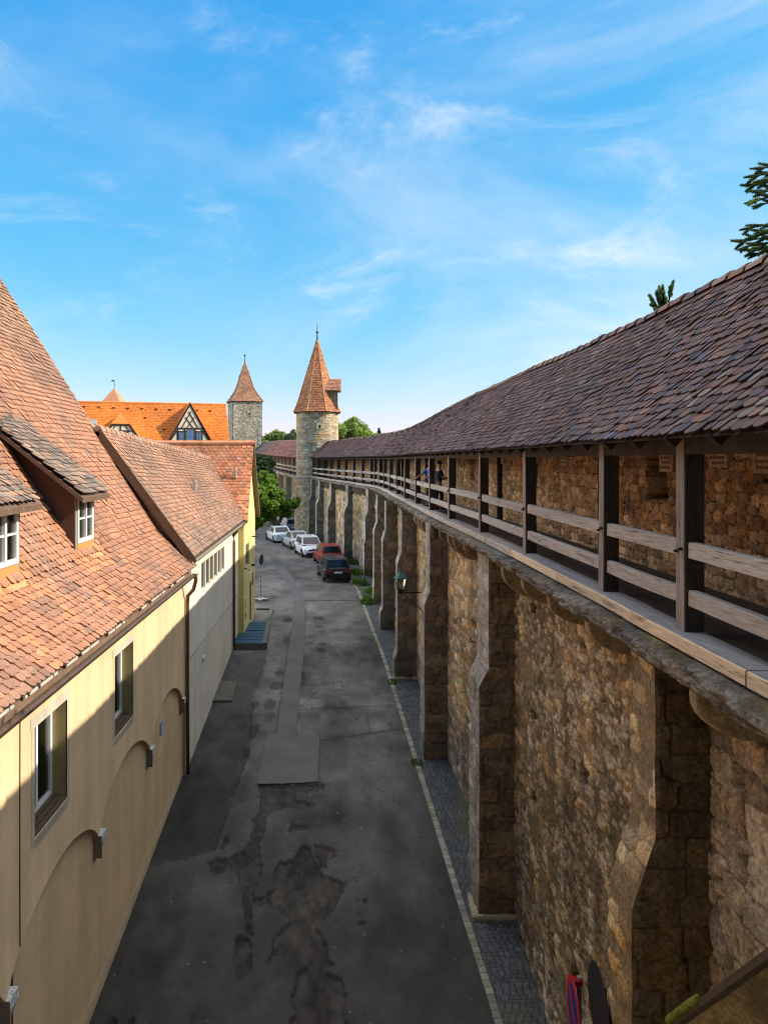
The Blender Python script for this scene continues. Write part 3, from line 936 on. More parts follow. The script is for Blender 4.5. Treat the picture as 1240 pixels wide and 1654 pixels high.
        for (z0, z1, nm) in ((-.965, -.81, 'handrail'), (-1.44, -1.285, 'lower_rail')):
            mb = MB()
            seg = np.linspace(y + .19, y2 + .01, 6)
            bow = random.uniform(-.018, .018); tl_ = random.uniform(-.012, .012)
            g0 = random.uniform(.85, 1.12)
            cl = np.array((.36, .335, .305)) * g0 * (1.0 if k > 1 or nm == 'handrail' else .85)
            for i in range(5):
                sa, sb_ = seg[i], seg[i + 1]
                def pt(s):
                    u = (s - seg[0]) / (seg[-1] - seg[0])
                    return bow * math.sin(math.pi * u) + tl_ * (u - .5)
                q = [(.035, z0), (.035, z1 - .012), (.047, z1), (.118, z1), (.118, z0)]
                v = [(Wx(sa) + o_, sa, z_ + pt(sa)) for o_, z_ in q] + [(Wx(sb_) + o_, sb_, z_ + pt(sb_)) for o_, z_ in q]
                mb.add(v, [(j, (j + 1) % 5, 5 + (j + 1) % 5, 5 + j) for j in range(5)] + [(4, 3, 2, 1, 0), (5, 6, 7, 8, 9)], cl)
            mb.build(nm, M['wood_rail'], t)
        if k < 6:
            for dy in (.055, .145):
                MB().tube([(x - .04, y + dy, -.88 - (dy - .05) * .35), (x + .03, y + dy, -.88 - (dy - .05) * .35)], .017, 6, (.03, .028, .026)).build('bolt', M['metal'], t)
    # eave plate on the posts, rafters
    mb = MB()
    seg = ysteps(3.6, 80.6, .02, .2)
    for s0, s1 in zip(seg[:-1], seg[1:]):
        q = [(.01, EAVE_Z - .19), (.01, EAVE_Z + .02), (.19, EAVE_Z + .10), (.19, EAVE_Z - .19)]
        v = [(Wx(s0) + o_, s0, z_ + float(sag(s0)) * .5) for o_, z_ in q] + [(Wx(s1) + o_, s1, z_ + float(sag(s1)) * .5) for o_, z_ in q]
        mb.add(v, [(j, (j + 1) % 4, 4 + (j + 1) % 4, 4 + j) for j in range(4)] + [(3, 2, 1, 0), (4, 5, 6, 7)], (.040, .033, .027))
    mb.build('eave_plate', M['wood_dark'], t)
    mb = MB()
    for y in np.arange(3.8, 80, .85):
        a = Pwall(np.array([y]), np.array([.04]))[0]; b = Pwall(np.array([y]), np.array([SLOPE_L - .05]))[0]
        mb.beam(a + (0, 0, -.11), b + (0, 0, -.11), .10, .13, (.03, .025, .02))
    mb.build('rafters', M['wood_dark'], t)
    # ---- back wall behind the gallery
    mb = MB()
    ysx = ysteps(3.2, 81.5, .0024, .02)
    Yg, Tg = np.meshgrid(ysx, np.linspace(0, 1, 150), indexing='ij')
    Zg = -1.80 + Tg * 3.7
    h, c = rubble(Yg, Zg, .24, .14, 40, (.022, .017, .013), 0.0, .05, .06, 8)
    c = c * 1.25
    gr = fbm(Yg * 14, Zg * 14, 47, 4) - .5
    h = h + .02 * gr; c = c * (1 + .8 * gr[..., None]); c = c * .8 + .2 * c.mean(-1, keepdims=True)
    rough = sst(.0, .5, Zg + .8 * (fbm(Yg * .6, Zg, 41, 3) - .5))
    c = c * np.array([.82, .70, .58])
    plas = np.array([.27, .185, .105])[None, None] * (.7 + .6 * fbm(Yg * 3, Zg * 3, 42, 4)[..., None])
    k_ = rough * sst(.40, .55, fbm(Yg * 1.3, Zg * 1.1, 43, 4))
    c = c * (1 - k_[..., None]) + plas * k_[..., None]; h = h * (1 - .6 * k_)
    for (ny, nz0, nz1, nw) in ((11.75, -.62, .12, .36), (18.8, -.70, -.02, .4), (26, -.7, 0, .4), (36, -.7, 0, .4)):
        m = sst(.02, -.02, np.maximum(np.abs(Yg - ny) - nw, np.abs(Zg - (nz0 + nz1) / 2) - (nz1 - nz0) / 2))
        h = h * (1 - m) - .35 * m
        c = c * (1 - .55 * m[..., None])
    mb.grid(np.stack([Wx(Yg) + 1.64 - h, Yg, Zg], -1), c)
    Yb, Zb = np.meshgrid(np.linspace(3.2, 81.5, 120), np.array([-9.5, 2.0]), indexing='ij')
    mb.grid(np.stack([Wx(Yb) + 2.3, Yb, Zb], -1), (.3, .25, .18), flip=True)
    mb.build('parapet_wall', M['stone'], t, smooth=True)
    # pale memorial tablets let into the back wall
    for (tx, ty, wd, hh, ln) in ((912, 741, .30, .26, 3), (1003, 741, .27, .20, 2), (1078, 747, .30, .26, 3), (1163, 739, .30, .24, 3), (1237, 745, .3, .26, 3),
                                 (812, 741, .26, .26, 3), (740, 746, .22, .26, 2), (866, 742, .26, .2, 2), (1205, 838, .01, .01, 0)):
        if ln == 0:
            continue
        lo, hi = 3.0, 60.0
        for _ in range(60):
            m = (lo + hi) / 2
            if CX + F * (Wx(m) + 1.6) / m > tx:
                lo = m
            else:
                hi = m
        y = lo; x = float(Wx(y)) + 1.565; z = -(ty - CY) * y / F
        wd = wd * 1.5; hh = hh * 1.1
        pl = MB().box(x, x + .12, y - wd / 2, y + wd / 2, z - hh / 2, z + hh / 2, (.46, .36, .26)).build('memorial_tablet', M['stone'], t)
        wr = MB()
        for q in range(ln):
            zq = z + hh * (.26 - .26 * q)
            yy_ = y - wd * .36
            while yy_ < y + wd * .34:
                l_ = random.uniform(.03, .06)
                wr.box(x - .004, x + .01, yy_, yy_ + l_, zq - .018, zq + .018, (.12, .08, .05)); yy_ += l_ + .015
        wr.build('carved_lettering', M['paint'], pl)
    # ---- roof: deck and tiles, ridge tiles
    Yg, Tg = np.meshgrid(np.linspace(3.2, 81, 400), np.linspace(-.02, SLOPE_L, 8), indexing='ij')
    Pd = Pwall(Yg.ravel(), Tg.ravel()).reshape(*Yg.shape, 3)
    mb = MB(); mb.grid(Pd + np.array([0, 0, -.03]), (.05, .04, .035), flip=True)
    Og, Y2 = np.meshgrid(np.array([RIDGE_O, RIDGE_O + .9]), np.linspace(3.2, 81, 200), indexing='ij')
    mb.grid(np.stack([Wx(Y2) + Og, Y2, RIDGE_Z - rdrop(Y2) - .03 + sag(Y2) * 1.5 - (Og - RIDGE_O) * 1.0], -1), (.05, .04, .035), flip=True)
    rf = mb.build('roof', M['wood_dark'], t)
    mb = MB()
    def zone(s, tt, c, g):
        red = sst(12, 40, s)[:, None] * .75
        c = c * (1 - red) + red * c.mean(1, keepdims=True) * np.array([1.65, .82, .70])
        blue = (g.random(len(s)) < .10)[:, None]
        return np.where(blue, c * np.array([.75, .95, 1.35]), c)
    pal = palette([(.110, .066, .056), (.135, .078, .062), (.078, .052, .050), (.165, .088, .060), (.090, .068, .066), (.20, .165, .145)], [5, 5, 4, 3, 3, .4], .16, zone)
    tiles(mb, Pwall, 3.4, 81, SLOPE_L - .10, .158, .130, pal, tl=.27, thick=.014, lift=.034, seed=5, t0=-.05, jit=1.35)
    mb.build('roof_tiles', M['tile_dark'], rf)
    mb = MB()
    y = 3.4
    while y < 80.5:
        l_ = .42
        z = RIDGE_Z - float(rdrop(y)) + float(sag(y)) * 1.5 + random.uniform(-.015, .02); x = float(Wx(y)) + RIDGE_O
        x2 = float(Wx(y + l_)) + RIDGE_O
        v = []
        for (yy_, r_, xx) in ((y - .03, .135, x), (y + l_, .105, x2)):
            for q in range(7):
                a_ = math.pi * (q / 6) - .0
                v.append((xx + r_ * math.cos(a_), yy_, z - .045 + r_ * .95 * math.sin(a_)))
        v = v + [(p[0], p[1], p[2] - .03) for p in v]
        cidx = np.array(random.choice([(.16, .11, .10), (.22, .13, .10), (.13, .10, .10), (.25, .19, .15)]))
        mb.add(v, [(i, i + 1, 8 + i, 7 + i) for i in range(6)] + [(i, i + 14, i + 15, i + 1) for i in range(6)], cidx)
        y += l_
    mb.build('ridge_tiles', M['tile_dark'], rf)
    return post_y
POST_Y = town_wall()

# ------------------------------------------------------------------ houses on the left
XL = -4.5
def wall_open(mb, X, y0, y1, z0, z1, ops, depth, c, rc):
    """wall on the plane X facing +X, with openings (ya, yb, za, zb) and their reveals going in by depth"""
    ysx = sorted({y0, y1} | {o[0] for o in ops} | {o[1] for o in ops})
    zsx = sorted({z0, z1} | {o[2] for o in ops} | {o[3] for o in ops})
    for a, b in zip(ysx[:-1], ysx[1:]):
        for p, q in zip(zsx[:-1], zsx[1:]):
            my, mz = (a + b) / 2, (p + q) / 2
            if any(o[0] < my < o[1] and o[2] < mz < o[3] for o in ops):
                continue
            mb.add([(X, a, p), (X, b, p), (X, b, q), (X, a, q)], [(0, 1, 2, 3)], c)
    for a, b, p, q in ops:
        i = X - depth
        for v in ([(X, a, p), (X, a, q), (i, a, q), (i, a, p)], [(X, b, p), (i, b, p), (i, b, q), (X, b, q)],
                  [(X, a, q), (X, b, q), (i, b, q), (i, a, q)], [(X, a, p), (i, a, p), (i, b, p), (X, b, p)]):
            mb.add(v, [(0, 1, 2, 3)], rc)

def window(parent, X, ya, yb, za, zb, cols=2, rows=2, fw=.06, curtain=True, mullion=.07, white=(.80, .80, .78)):
    """white casement window facing +X: frame > pane, curtain"""
    mb = MB(); d = .06
    mb.box(X, X + d, ya, ya + fw, za, zb, white); mb.box(X, X + d, yb - fw, yb, za, zb, white)
    mb.box(X + .002, X + d - .002, ya + fw, yb - fw, za, za + fw * 1.2, white); mb.box(X + .002, X + d - .002, ya + fw, yb - fw, zb - fw, zb, white)
    for k in range(1, cols):
        ym = ya + (yb - ya) * k / cols
        mb.box(X + .004, X + d + .012, ym - mullion / 2, ym + mullion / 2, za + fw * 1.2, zb - fw, white)
    for r_ in range(1, rows):
        zm = za + (zb - za) * r_ / rows
        mb.box(X + .008, X + d - .008, ya + fw, yb - fw, zm - .016, zm + .016, white)
    f = mb.build('window', M['paint'], parent)
    g = MB().box(X + .012, X + .022, ya + fw * .5, yb - fw * .5, za + fw * .5, zb - fw * .5, (.05, .06, .07))
    g.build('pane', M['glass_clear'], f)
    if curtain:
        yv = np.linspace(ya + .02, yb - .02, 60)
        xx = X - .10 + .018 * np.sin(yv * 70)
        half = np.where(np.abs(yv - (ya + yb) / 2) < (yb - ya) * .16, -9, 0)
        for lo, hi in ((0, 27), (33, 60)):
            Pc = np.stack([np.stack([xx[lo:hi], yv[lo:hi], np.full(hi - lo, z)], -1) for z in (za, zb)], 0)
            cm = MB(); cm.grid(Pc, (.72, .77, .70)); cm.build('curtain', M['plaster'], f)
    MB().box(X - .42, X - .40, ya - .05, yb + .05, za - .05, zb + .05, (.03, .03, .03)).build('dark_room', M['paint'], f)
    return f
M['dark_pane'] = glass('dark_window_pane', (.03, .032, .032), .25)
M['dark_pane'].node_tree.nodes['Principled BSDF'].inputs['Specular IOR Level'].default_value = .25
gm = bpy.data.materials.new('clear_window_glass'); gm.use_nodes = True
_t = gm.node_tree; _t.nodes.clear()
_o = N(_t, 'ShaderNodeOutputMaterial'); _mx = N(_t, 'ShaderNodeMixShader'); _tr = N(_t, 'ShaderNodeBsdfTransparent')
_gl = N(_t, 'ShaderNodeBsdfGlossy'); _fr = N(_t, 'ShaderNodeFresnel'); _fr.inputs[0].default_value = 1.45
_gl.inputs['Roughness'].default_value = .02
_tr.inputs[0].default_value = (.90, .94, .92, 1)
_t.links.new(_fr.outputs[0], _mx.inputs[0]); _t.links.new(_tr.outputs[0], _mx.inputs[1]); _t.links.new(_gl.outputs[0], _mx.inputs[2])
_t.links.new(_mx.outputs[0], _o.inputs[0])
M['glass_clear'] = gm

def gutter(parent, pts, r=.07, c=(.16, .10, .065)):
    mb = MB()
    P = np.array(pts, float)
    rows = []
    for a_ in np.linspace(math.pi, 2 * math.pi, 9):
        rows.append(P + np.array([r * math.cos(a_), 0, r * math.sin(a_) + r]))
    mb.grid(np.stack(rows, 1), c)
    rows = []
    for a_ in np.linspace(math.pi, 2 * math.pi, 9):
        rows.append(P + np.array([r * .9 * math.cos(a_), 0, r * .9 * math.sin(a_) + r]))
    mb.grid(np.stack(rows, 1), c)
    return mb.build('gutter', M['metal'], parent, smooth=True)

def fan_roof(pts_lo, pts_hi):
    """bilinear roof surface between an eave line and a ridge line; s runs along Y"""
    a0, a1 = map(np.array, pts_lo); b0, b1 = map(np.array, pts_hi)
    La = np.linalg.norm(a1 - a0); T = (np.linalg.norm(b0 - a0) + np.linalg.norm(b1 - a1)) / 2
    def Pf(s, t):
        u = (np.asarray(s, float) / La)[:, None]; v = (np.asarray(t, float) / T)[:, None]
        return (a0 * (1 - u) + a1 * u) * (1 - v) + (b0 * (1 - u) + b1 * u) * v
    return Pf, La, T

# ---- cream house with the steep roof
def cream_house():
    t = thing('cream_house', 'cream house with steep weathered tile roof, dormers and blind arches, nearest on the left', 'house', (-8, 12, G(12)))
    Y0, Y1 = -3.0, 22.02
    w1 = (float(onX(50, 1100, XL)[1]) + .13, float(onX(112, 1100, XL)[1]) - .10)
    w2 = (float(onX(183, 1100, XL)[1]) + .10, float(onX(216, 1100, XL)[1]) - .06)
    zt, zb = -3.98, -5.62
    ops = [(w1[0], w1[1], zb, zt), (w2[0], w2[1], zb, zt), (w1[0] - 3.9, w1[1] - 3.9, zb, zt)]
    cream = (.77, .555, .32)
    mb = MB()
    ZA = -6.10
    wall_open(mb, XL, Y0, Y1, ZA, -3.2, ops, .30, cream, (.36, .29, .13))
    # blind arches: the upper wall stands proud and ends in a row of segmental arches
    cor = [2.6, 6.4] + [float(onX(x, 0, XL)[1]) for x in (10, 160, 243, 295)]
    czs = [-7.66, -7.52] + [-(y - CY) * Y / F for y, Y in zip((1620, 1352, 1212, 1130), cor[2:])]
    yv, zv = [], []
    pts = [(-3.0, -7.7)] + list(zip(cor, czs)) + [(Y1, czs[-1] + .05)]
    for (ya, za), (yb, zb_) in zip(pts[:-1], pts[1:]):
        n = 26 if yb - ya > 1 else 3
        for q in np.linspace(0, 1, n, endpoint=False):
            yv.append(ya + (yb - ya) * q)
            arch = (1 - (2 * q - 1) ** 2) ** .75 * (.78 if yb - ya > 1 else 0)
            zv.append(za + (zb_ - za) * q + arch)
    yv.append(Y1); zv.append(pts[-1][1])
    yv, zv = np.array(yv), np.array(zv)
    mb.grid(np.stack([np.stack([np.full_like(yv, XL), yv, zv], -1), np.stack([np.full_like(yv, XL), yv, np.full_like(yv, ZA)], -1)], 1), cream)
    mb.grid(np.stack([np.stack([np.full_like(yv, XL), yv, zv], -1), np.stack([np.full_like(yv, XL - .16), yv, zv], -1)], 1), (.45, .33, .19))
    # lower wall in the arches, down into the ground, slightly uneven
    Yg, Tg = np.meshgrid(np.linspace(Y0, Y1, 160), np.linspace(0, 1, 24), indexing='ij')
    zlo = G(Yg) - .25
    Zg = zlo + Tg * (ZA - zlo)
    low = np.array([.66, .47, .265])[None, None] * (1 - .0 * Tg[..., None])
    dirt = sst(.35, .02, Zg - G(Yg) + .25 * (fbm(Yg * 3, Zg * 3, 2, 3) - .5))
    low = low * (1 - .5 * dirt[..., None]) + .5 * dirt[..., None] * np.array([.30, .27, .22])
    mb.grid(np.stack([XL - .10 + .02 * (fbm(Yg * .8, Zg * .8, 5, 3) - .5) + .03 * dirt, Yg, Zg], -1), np.broadcast_to(low, Zg.shape + (3,)))
    # gable walls
    for y in (Y0, Y1):
        mb.add([(XL, y, -3.25), (XL - .1, y, G(y) - .3), (-20.5, y, G(y) - .3), (-20.5, y, -3.25), (-12.5, y, 9.0)], [(0, 1, 2, 3, 4)], cream)
    mb.add([(-20.5, Y0, -12), (-20.5, Y1, -12), (-20.5, Y1, -3.2), (-20.5, Y0, -3.2)], [(0, 1, 2, 3)], cream)
    mb.build('wall', M['plaster'], t)
    # stone window surrounds, windows, sills
    for a, b, p, q in ops:
        s = MB(); k = .115; x0, x1 = XL - .02, XL + .006
        s.box(x0, x1, a - k, a, p - .12, q + .15, (.56, .46, .31)); s.box(x0, x1, b, b + k, p - .12, q + .15, (.56, .46, .31))
        s.box(x0, x1 + .002, a - k - .03, b + k + .03, q, q + .17, (.56, .50, .39)); s.box(x0, x1 + .003, a, b, p - .15, p - .03, (.42, .36, .29))
        s.build('window_surround', M['plaster'], t)
        f = window(t, XL - .30, a + .005, b - .005, p + .06, q - .005, 2, 1, .075)
        z_ = MB()
        for k_ in range(3):
            z_.box(XL - .245 + k_ * .083, XL - .245 + (k_ + 1) * .083 - .006, a + .01, b - .01, p - .03, p + .075 - k_ * .022, (.105, .068, .045))
        z_.build('sill', M['wood_plain'], f)
    mb = MB()
    for y, z in zip(cor, czs):
        c0 = MB()
        c0.prism([(XL - .1, y, z + .02), (XL + .05, y, z + .02), (XL + .05, y, z - .13), (XL - .06, y, z - .42), (XL - .1, y, z - .42)], (0, .30, 0), (.62, .60, .56))
        o = c0.build('corbel', M['stone'], t)
        cap = MB(); cap.box(XL - .09, XL + .058, y - .008, y + .002, z - .40, z - .0, (.17, .13, .11))
        cap.prism([(XL - .1, y - .012, z + .02), (XL + .055, y - .012, z + .02), (XL + .055, y - .012, z - .13), (XL - .06, y - .012, z - .45), (XL - .1, y - .012, z - .45)], (0, .009, 0), (.20, .155, .13))
        cap.build('flashing', M['paint'], o)
    # cable joint, notice plate
    jy = float(onX(32, 1300, XL)[1])
    MB().tube([(XL + .008, jy, -3.5), (XL + .008, jy - .01, -5.2), (XL + .008, jy, -6.9)], .010, 6, (.16, .11, .08)).tube(
        [(XL - .09, jy - .03, -7.2), (XL - .09, jy - .03, G(jy))], .016, 6, (.12, .07, .05)).build('cable', M['paint'], t)
    p = onX(266, 1177, XL)
    npl = MB().box(XL - .1, XL - .075, p[1] - .09, p[1] + .12, p[2] - .16, p[2] + .16, (.12, .24, .52)).build('notice_plate', M['paint'], t)
    nl = MB()
    for k in range(4):
        nl.box(XL - .08, XL - .073, p[1] - .06, p[1] + .08 - .04 * (k % 2), p[2] + .085 - k * .06, p[2] + .105 - k * .06, (.75, .78, .8))
    nl.build('notice_lines', M['paint'], npl)
    # roof: steep slope with a kick at the eave
    KX, KZ, EX, EZ = -5.30, -2.133, -4.20, -3.17
    kick = math.hypot(KX - EX, KZ - EZ)
    def Proof(s, tt):
        tt = np.asarray(tt, float)
        d = (KX - EX) / kick, (KZ - EZ) / kick
        c58 = 1 / math.hypot(1, 1.58)
        w = sst(kick - .8, kick + .8, tt)
        xa, za = EX + d[0] * tt, EZ + d[1] * tt
        u = tt - kick
        xb, zb2 = KX - c58 * u, KZ + 1.58 * c58 * u
        sm = .0
        x = np.where(tt < kick, xa, xb); z = np.where(tt < kick, za, zb2)
        wv = .05 * (fbm(np.asarray(s) * .35, tt * .35, 91, 3) - .5)
        return np.stack([x, np.asarray(s, float) + 0 * tt, z + wv], -1)
    RL = kick + math.hypot(7.3, 7.3 * 1.58)
    rb = MB()
    Yg, Tg = np.meshgrid(np.linspace(Y0 - .1, Y1 + .05, 30), np.linspace(0.02, RL, 30), indexing='ij')
    rb.grid(Proof(Yg.ravel(), Tg.ravel()).reshape(*Yg.shape, 3) + np.array([-.02, 0, -.03]), (.06, .045, .035), flip=True)
    top = Proof(np.array([0.]), np.array([RL]))[0]
    rb.add([(top[0], Y0 - .1, top[2]), (top[0], Y1 + .05, top[2]), (-21, Y1 + .05, -3.4), (-21, Y0 - .1, -3.4)], [(0, 1, 2, 3)], (.3, .15, .09))
    rf = rb.build('roof', M['wood_dark'], t)
    D = [(15.42, 16.60), (11.52, 12.72), (7.6, 8.8)]
    def zone(s, tt, c, g):
        p = Proof(s, tt); X = p[:, 0]
        up = sst(.5, 4.5, p[:, 2])[:, None]
        c = c * (1 - up) + up * c.mean(1, keepdims=True) * np.array([1.52, .90, .55])      # upper slope: browner, lichened
        new = np.zeros(len(s), bool)
        for a, b in D:
            new |= (s > a - .42) & (s < a - .10) & (X < -4.85) & (X > -7.2) & (tt > .5)
            new |= (s > a - .25) & (s < b + .25) & (X < -5.02) & (X > -5.45)
            new |= (s > b + .1) & (s < b + .32) & (X < -4.5) & (X > -5.5)
            new |= (np.abs(s - (a - .35 - (X + 4.6) * .0)) < .12) & (X > -4.9)
        new &= g.random(len(s)) < .8
        c = np.where(new[:, None], np.array([.52, .235, .12]) * (1 + g.normal(0, .12, (len(s), 1))), c)
        grey = sst(.56, .66, fbm(s * .8, tt * .9, 15, 3))[:, None] * (~new)[:, None] * .42
        return c * (1 - grey) + grey * np.array([.20, .14, .115]) * (1 + g.normal(0, .2, (len(s), 1)))
    pal = palette([(.42, .205, .12), (.40, .195, .115), (.44, .21, .12), (.37, .19, .12), (.46, .24, .145), (.28, .17, .12)], [6, 6, 5, 3, 1, .5], .07, zone)
    mb = MB()
    def keep(s, tt):
        X = Proof(s, tt)[:, 0]
        k = np.ones(len(s), bool)
        for a, b in D:
            k &= ~((s > a - .02) & (s < b + .02) & (X < -5.42) & (X > -7.0))
        return k
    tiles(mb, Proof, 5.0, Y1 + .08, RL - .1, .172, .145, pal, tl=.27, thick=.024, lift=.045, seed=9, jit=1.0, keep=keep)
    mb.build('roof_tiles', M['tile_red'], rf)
    # eave board, gutter, white drip edge, downpipe
    yy_ = np.linspace(Y0, 21.6, 40)
    mb = MB().box(-4.42, -4.26, Y0, 21.7, -3.42, -3.23, (.20, .13, .085)); mb.box(-4.5, -4.42, Y0, 22.0, -3.47, -3.17, (.20, .13, .085))
    mb.build('eave_board', M['wood_plain'], t)
    y = 5.0
    while y < 21.5:
        l_ = random.uniform(.05, .6)
        if random.random() < .75:
            MB().box(-4.215, -4.195, y, y + l_, -3.215, -3.175, (.55, .52, .44)).build('drip_edge', M['paint'], t)
        y += l_ + random.uniform(.02, .1)
    gutter(t, [(-4.10, y, -3.35 - .002 * (22 - y)) for y in yy_])
    MB().tube([(-4.10, 21.5, -3.32), (-4.12, 21.62, -3.52), (-4.22, 21.78, -3.8), (-4.40, 21.88, -4.0), (-4.42, 21.9, -4.25), (-4.42, 21.9, -6.6), (-4.40, 21.88, -9.25)],
              [.055] * 7, 10, (.17, .10, .06)).build('downpipe', M['metal'], t, smooth=True)
    # verge board at the far gable
    # dormers
    for k, (a, b) in enumerate(D):
        d = MB(); zb_, ztp = -1.92, -.62
        brown = (.095, .052, .040)
        for yside in (a, b):
            d.add([(-5.45, yside, zb_ - .1), (-5.45, yside, ztp), (-7.25, yside, ztp + 1.8 * .8), (-7.3, yside, 1.0)], [(0, 1, 2, 3)], brown)
        ow = .10
        fr = (.30, .27, .21)
        d.box(-5.46, -5.43, a, a + ow, zb_ - .1, ztp, fr); d.box(-5.46, -5.43, b - ow, b, zb_ - .1, ztp, fr)
        d.box(-5.46, -5.432, a + ow, b - ow, ztp - .11, ztp, (.22, .20, .16))
        dm = d.build('dormer', M['paint'], t)
        window(dm, -5.47, a + ow + .005, b - ow - .005, zb_ + .17, ztp - .115, 2, 2, .07)
        ap = MB()
        ap.add([(-5.432, a + .09, zb_ + .16), (-5.432, b - .09, zb_ + .16), (-5.40, b - .09, zb_ - .06), (-5.40, a + .09, zb_ - .06)], [(0, 1, 2, 3)], (.55, .26, .08))
        ap.add([(-5.40, a - .05, zb_ - .06), (-5.40, b + .05, zb_ - .06), (-5.22, b + .05, zb_ - .20), (-5.22, a - .05, zb_ - .20)], [(0, 1, 2, 3)], (.56, .30, .13))
        ap.build('apron_flashing', M['paint'], dm)
        # dormer roof: board underneath and mossy tiles
        lo0, lo1 = (-5.17, a - .32, ztp - .09), (-5.17, b + .32, ztp - .09)
        hi0, hi1 = (-7.5, a - .32, ztp - .09 + 2.33 * .8), (-7.5, b + .32, ztp - .09 + 2.33 * .8)
        Pf, La, T = fan_roof((lo0, lo1), (hi0, hi1))
        bd = MB()
        nrm = np.array([.62, 0, .78]) * .10
        pp = [np.array(q) for q in (lo0, lo1, hi1, hi0)]
        bd.prism([tuple(q - np.array([0, 0, .06])) for q in pp], (0, 0, -.10), (.15, .095, .062))
        dr = bd.build('dormer_roof', M['wood_plain'], dm)
        tb = MB()
        dpal = palette([(.24, .175, .13), (.20, .15, .115), (.29, .19, .135), (.32, .18, .11), (.18, .15, .125)], [4, 4, 3, 1, 3], .2)
        tiles(tb, Pf, 0, La, T - .1, .172, .135, dpal, tl=.25, thick=.016, lift=.035, seed=30 + k, jit=1.3)
        tb.build('dormer_tiles', M['tile_red'], dr)
    return t
cream_house()

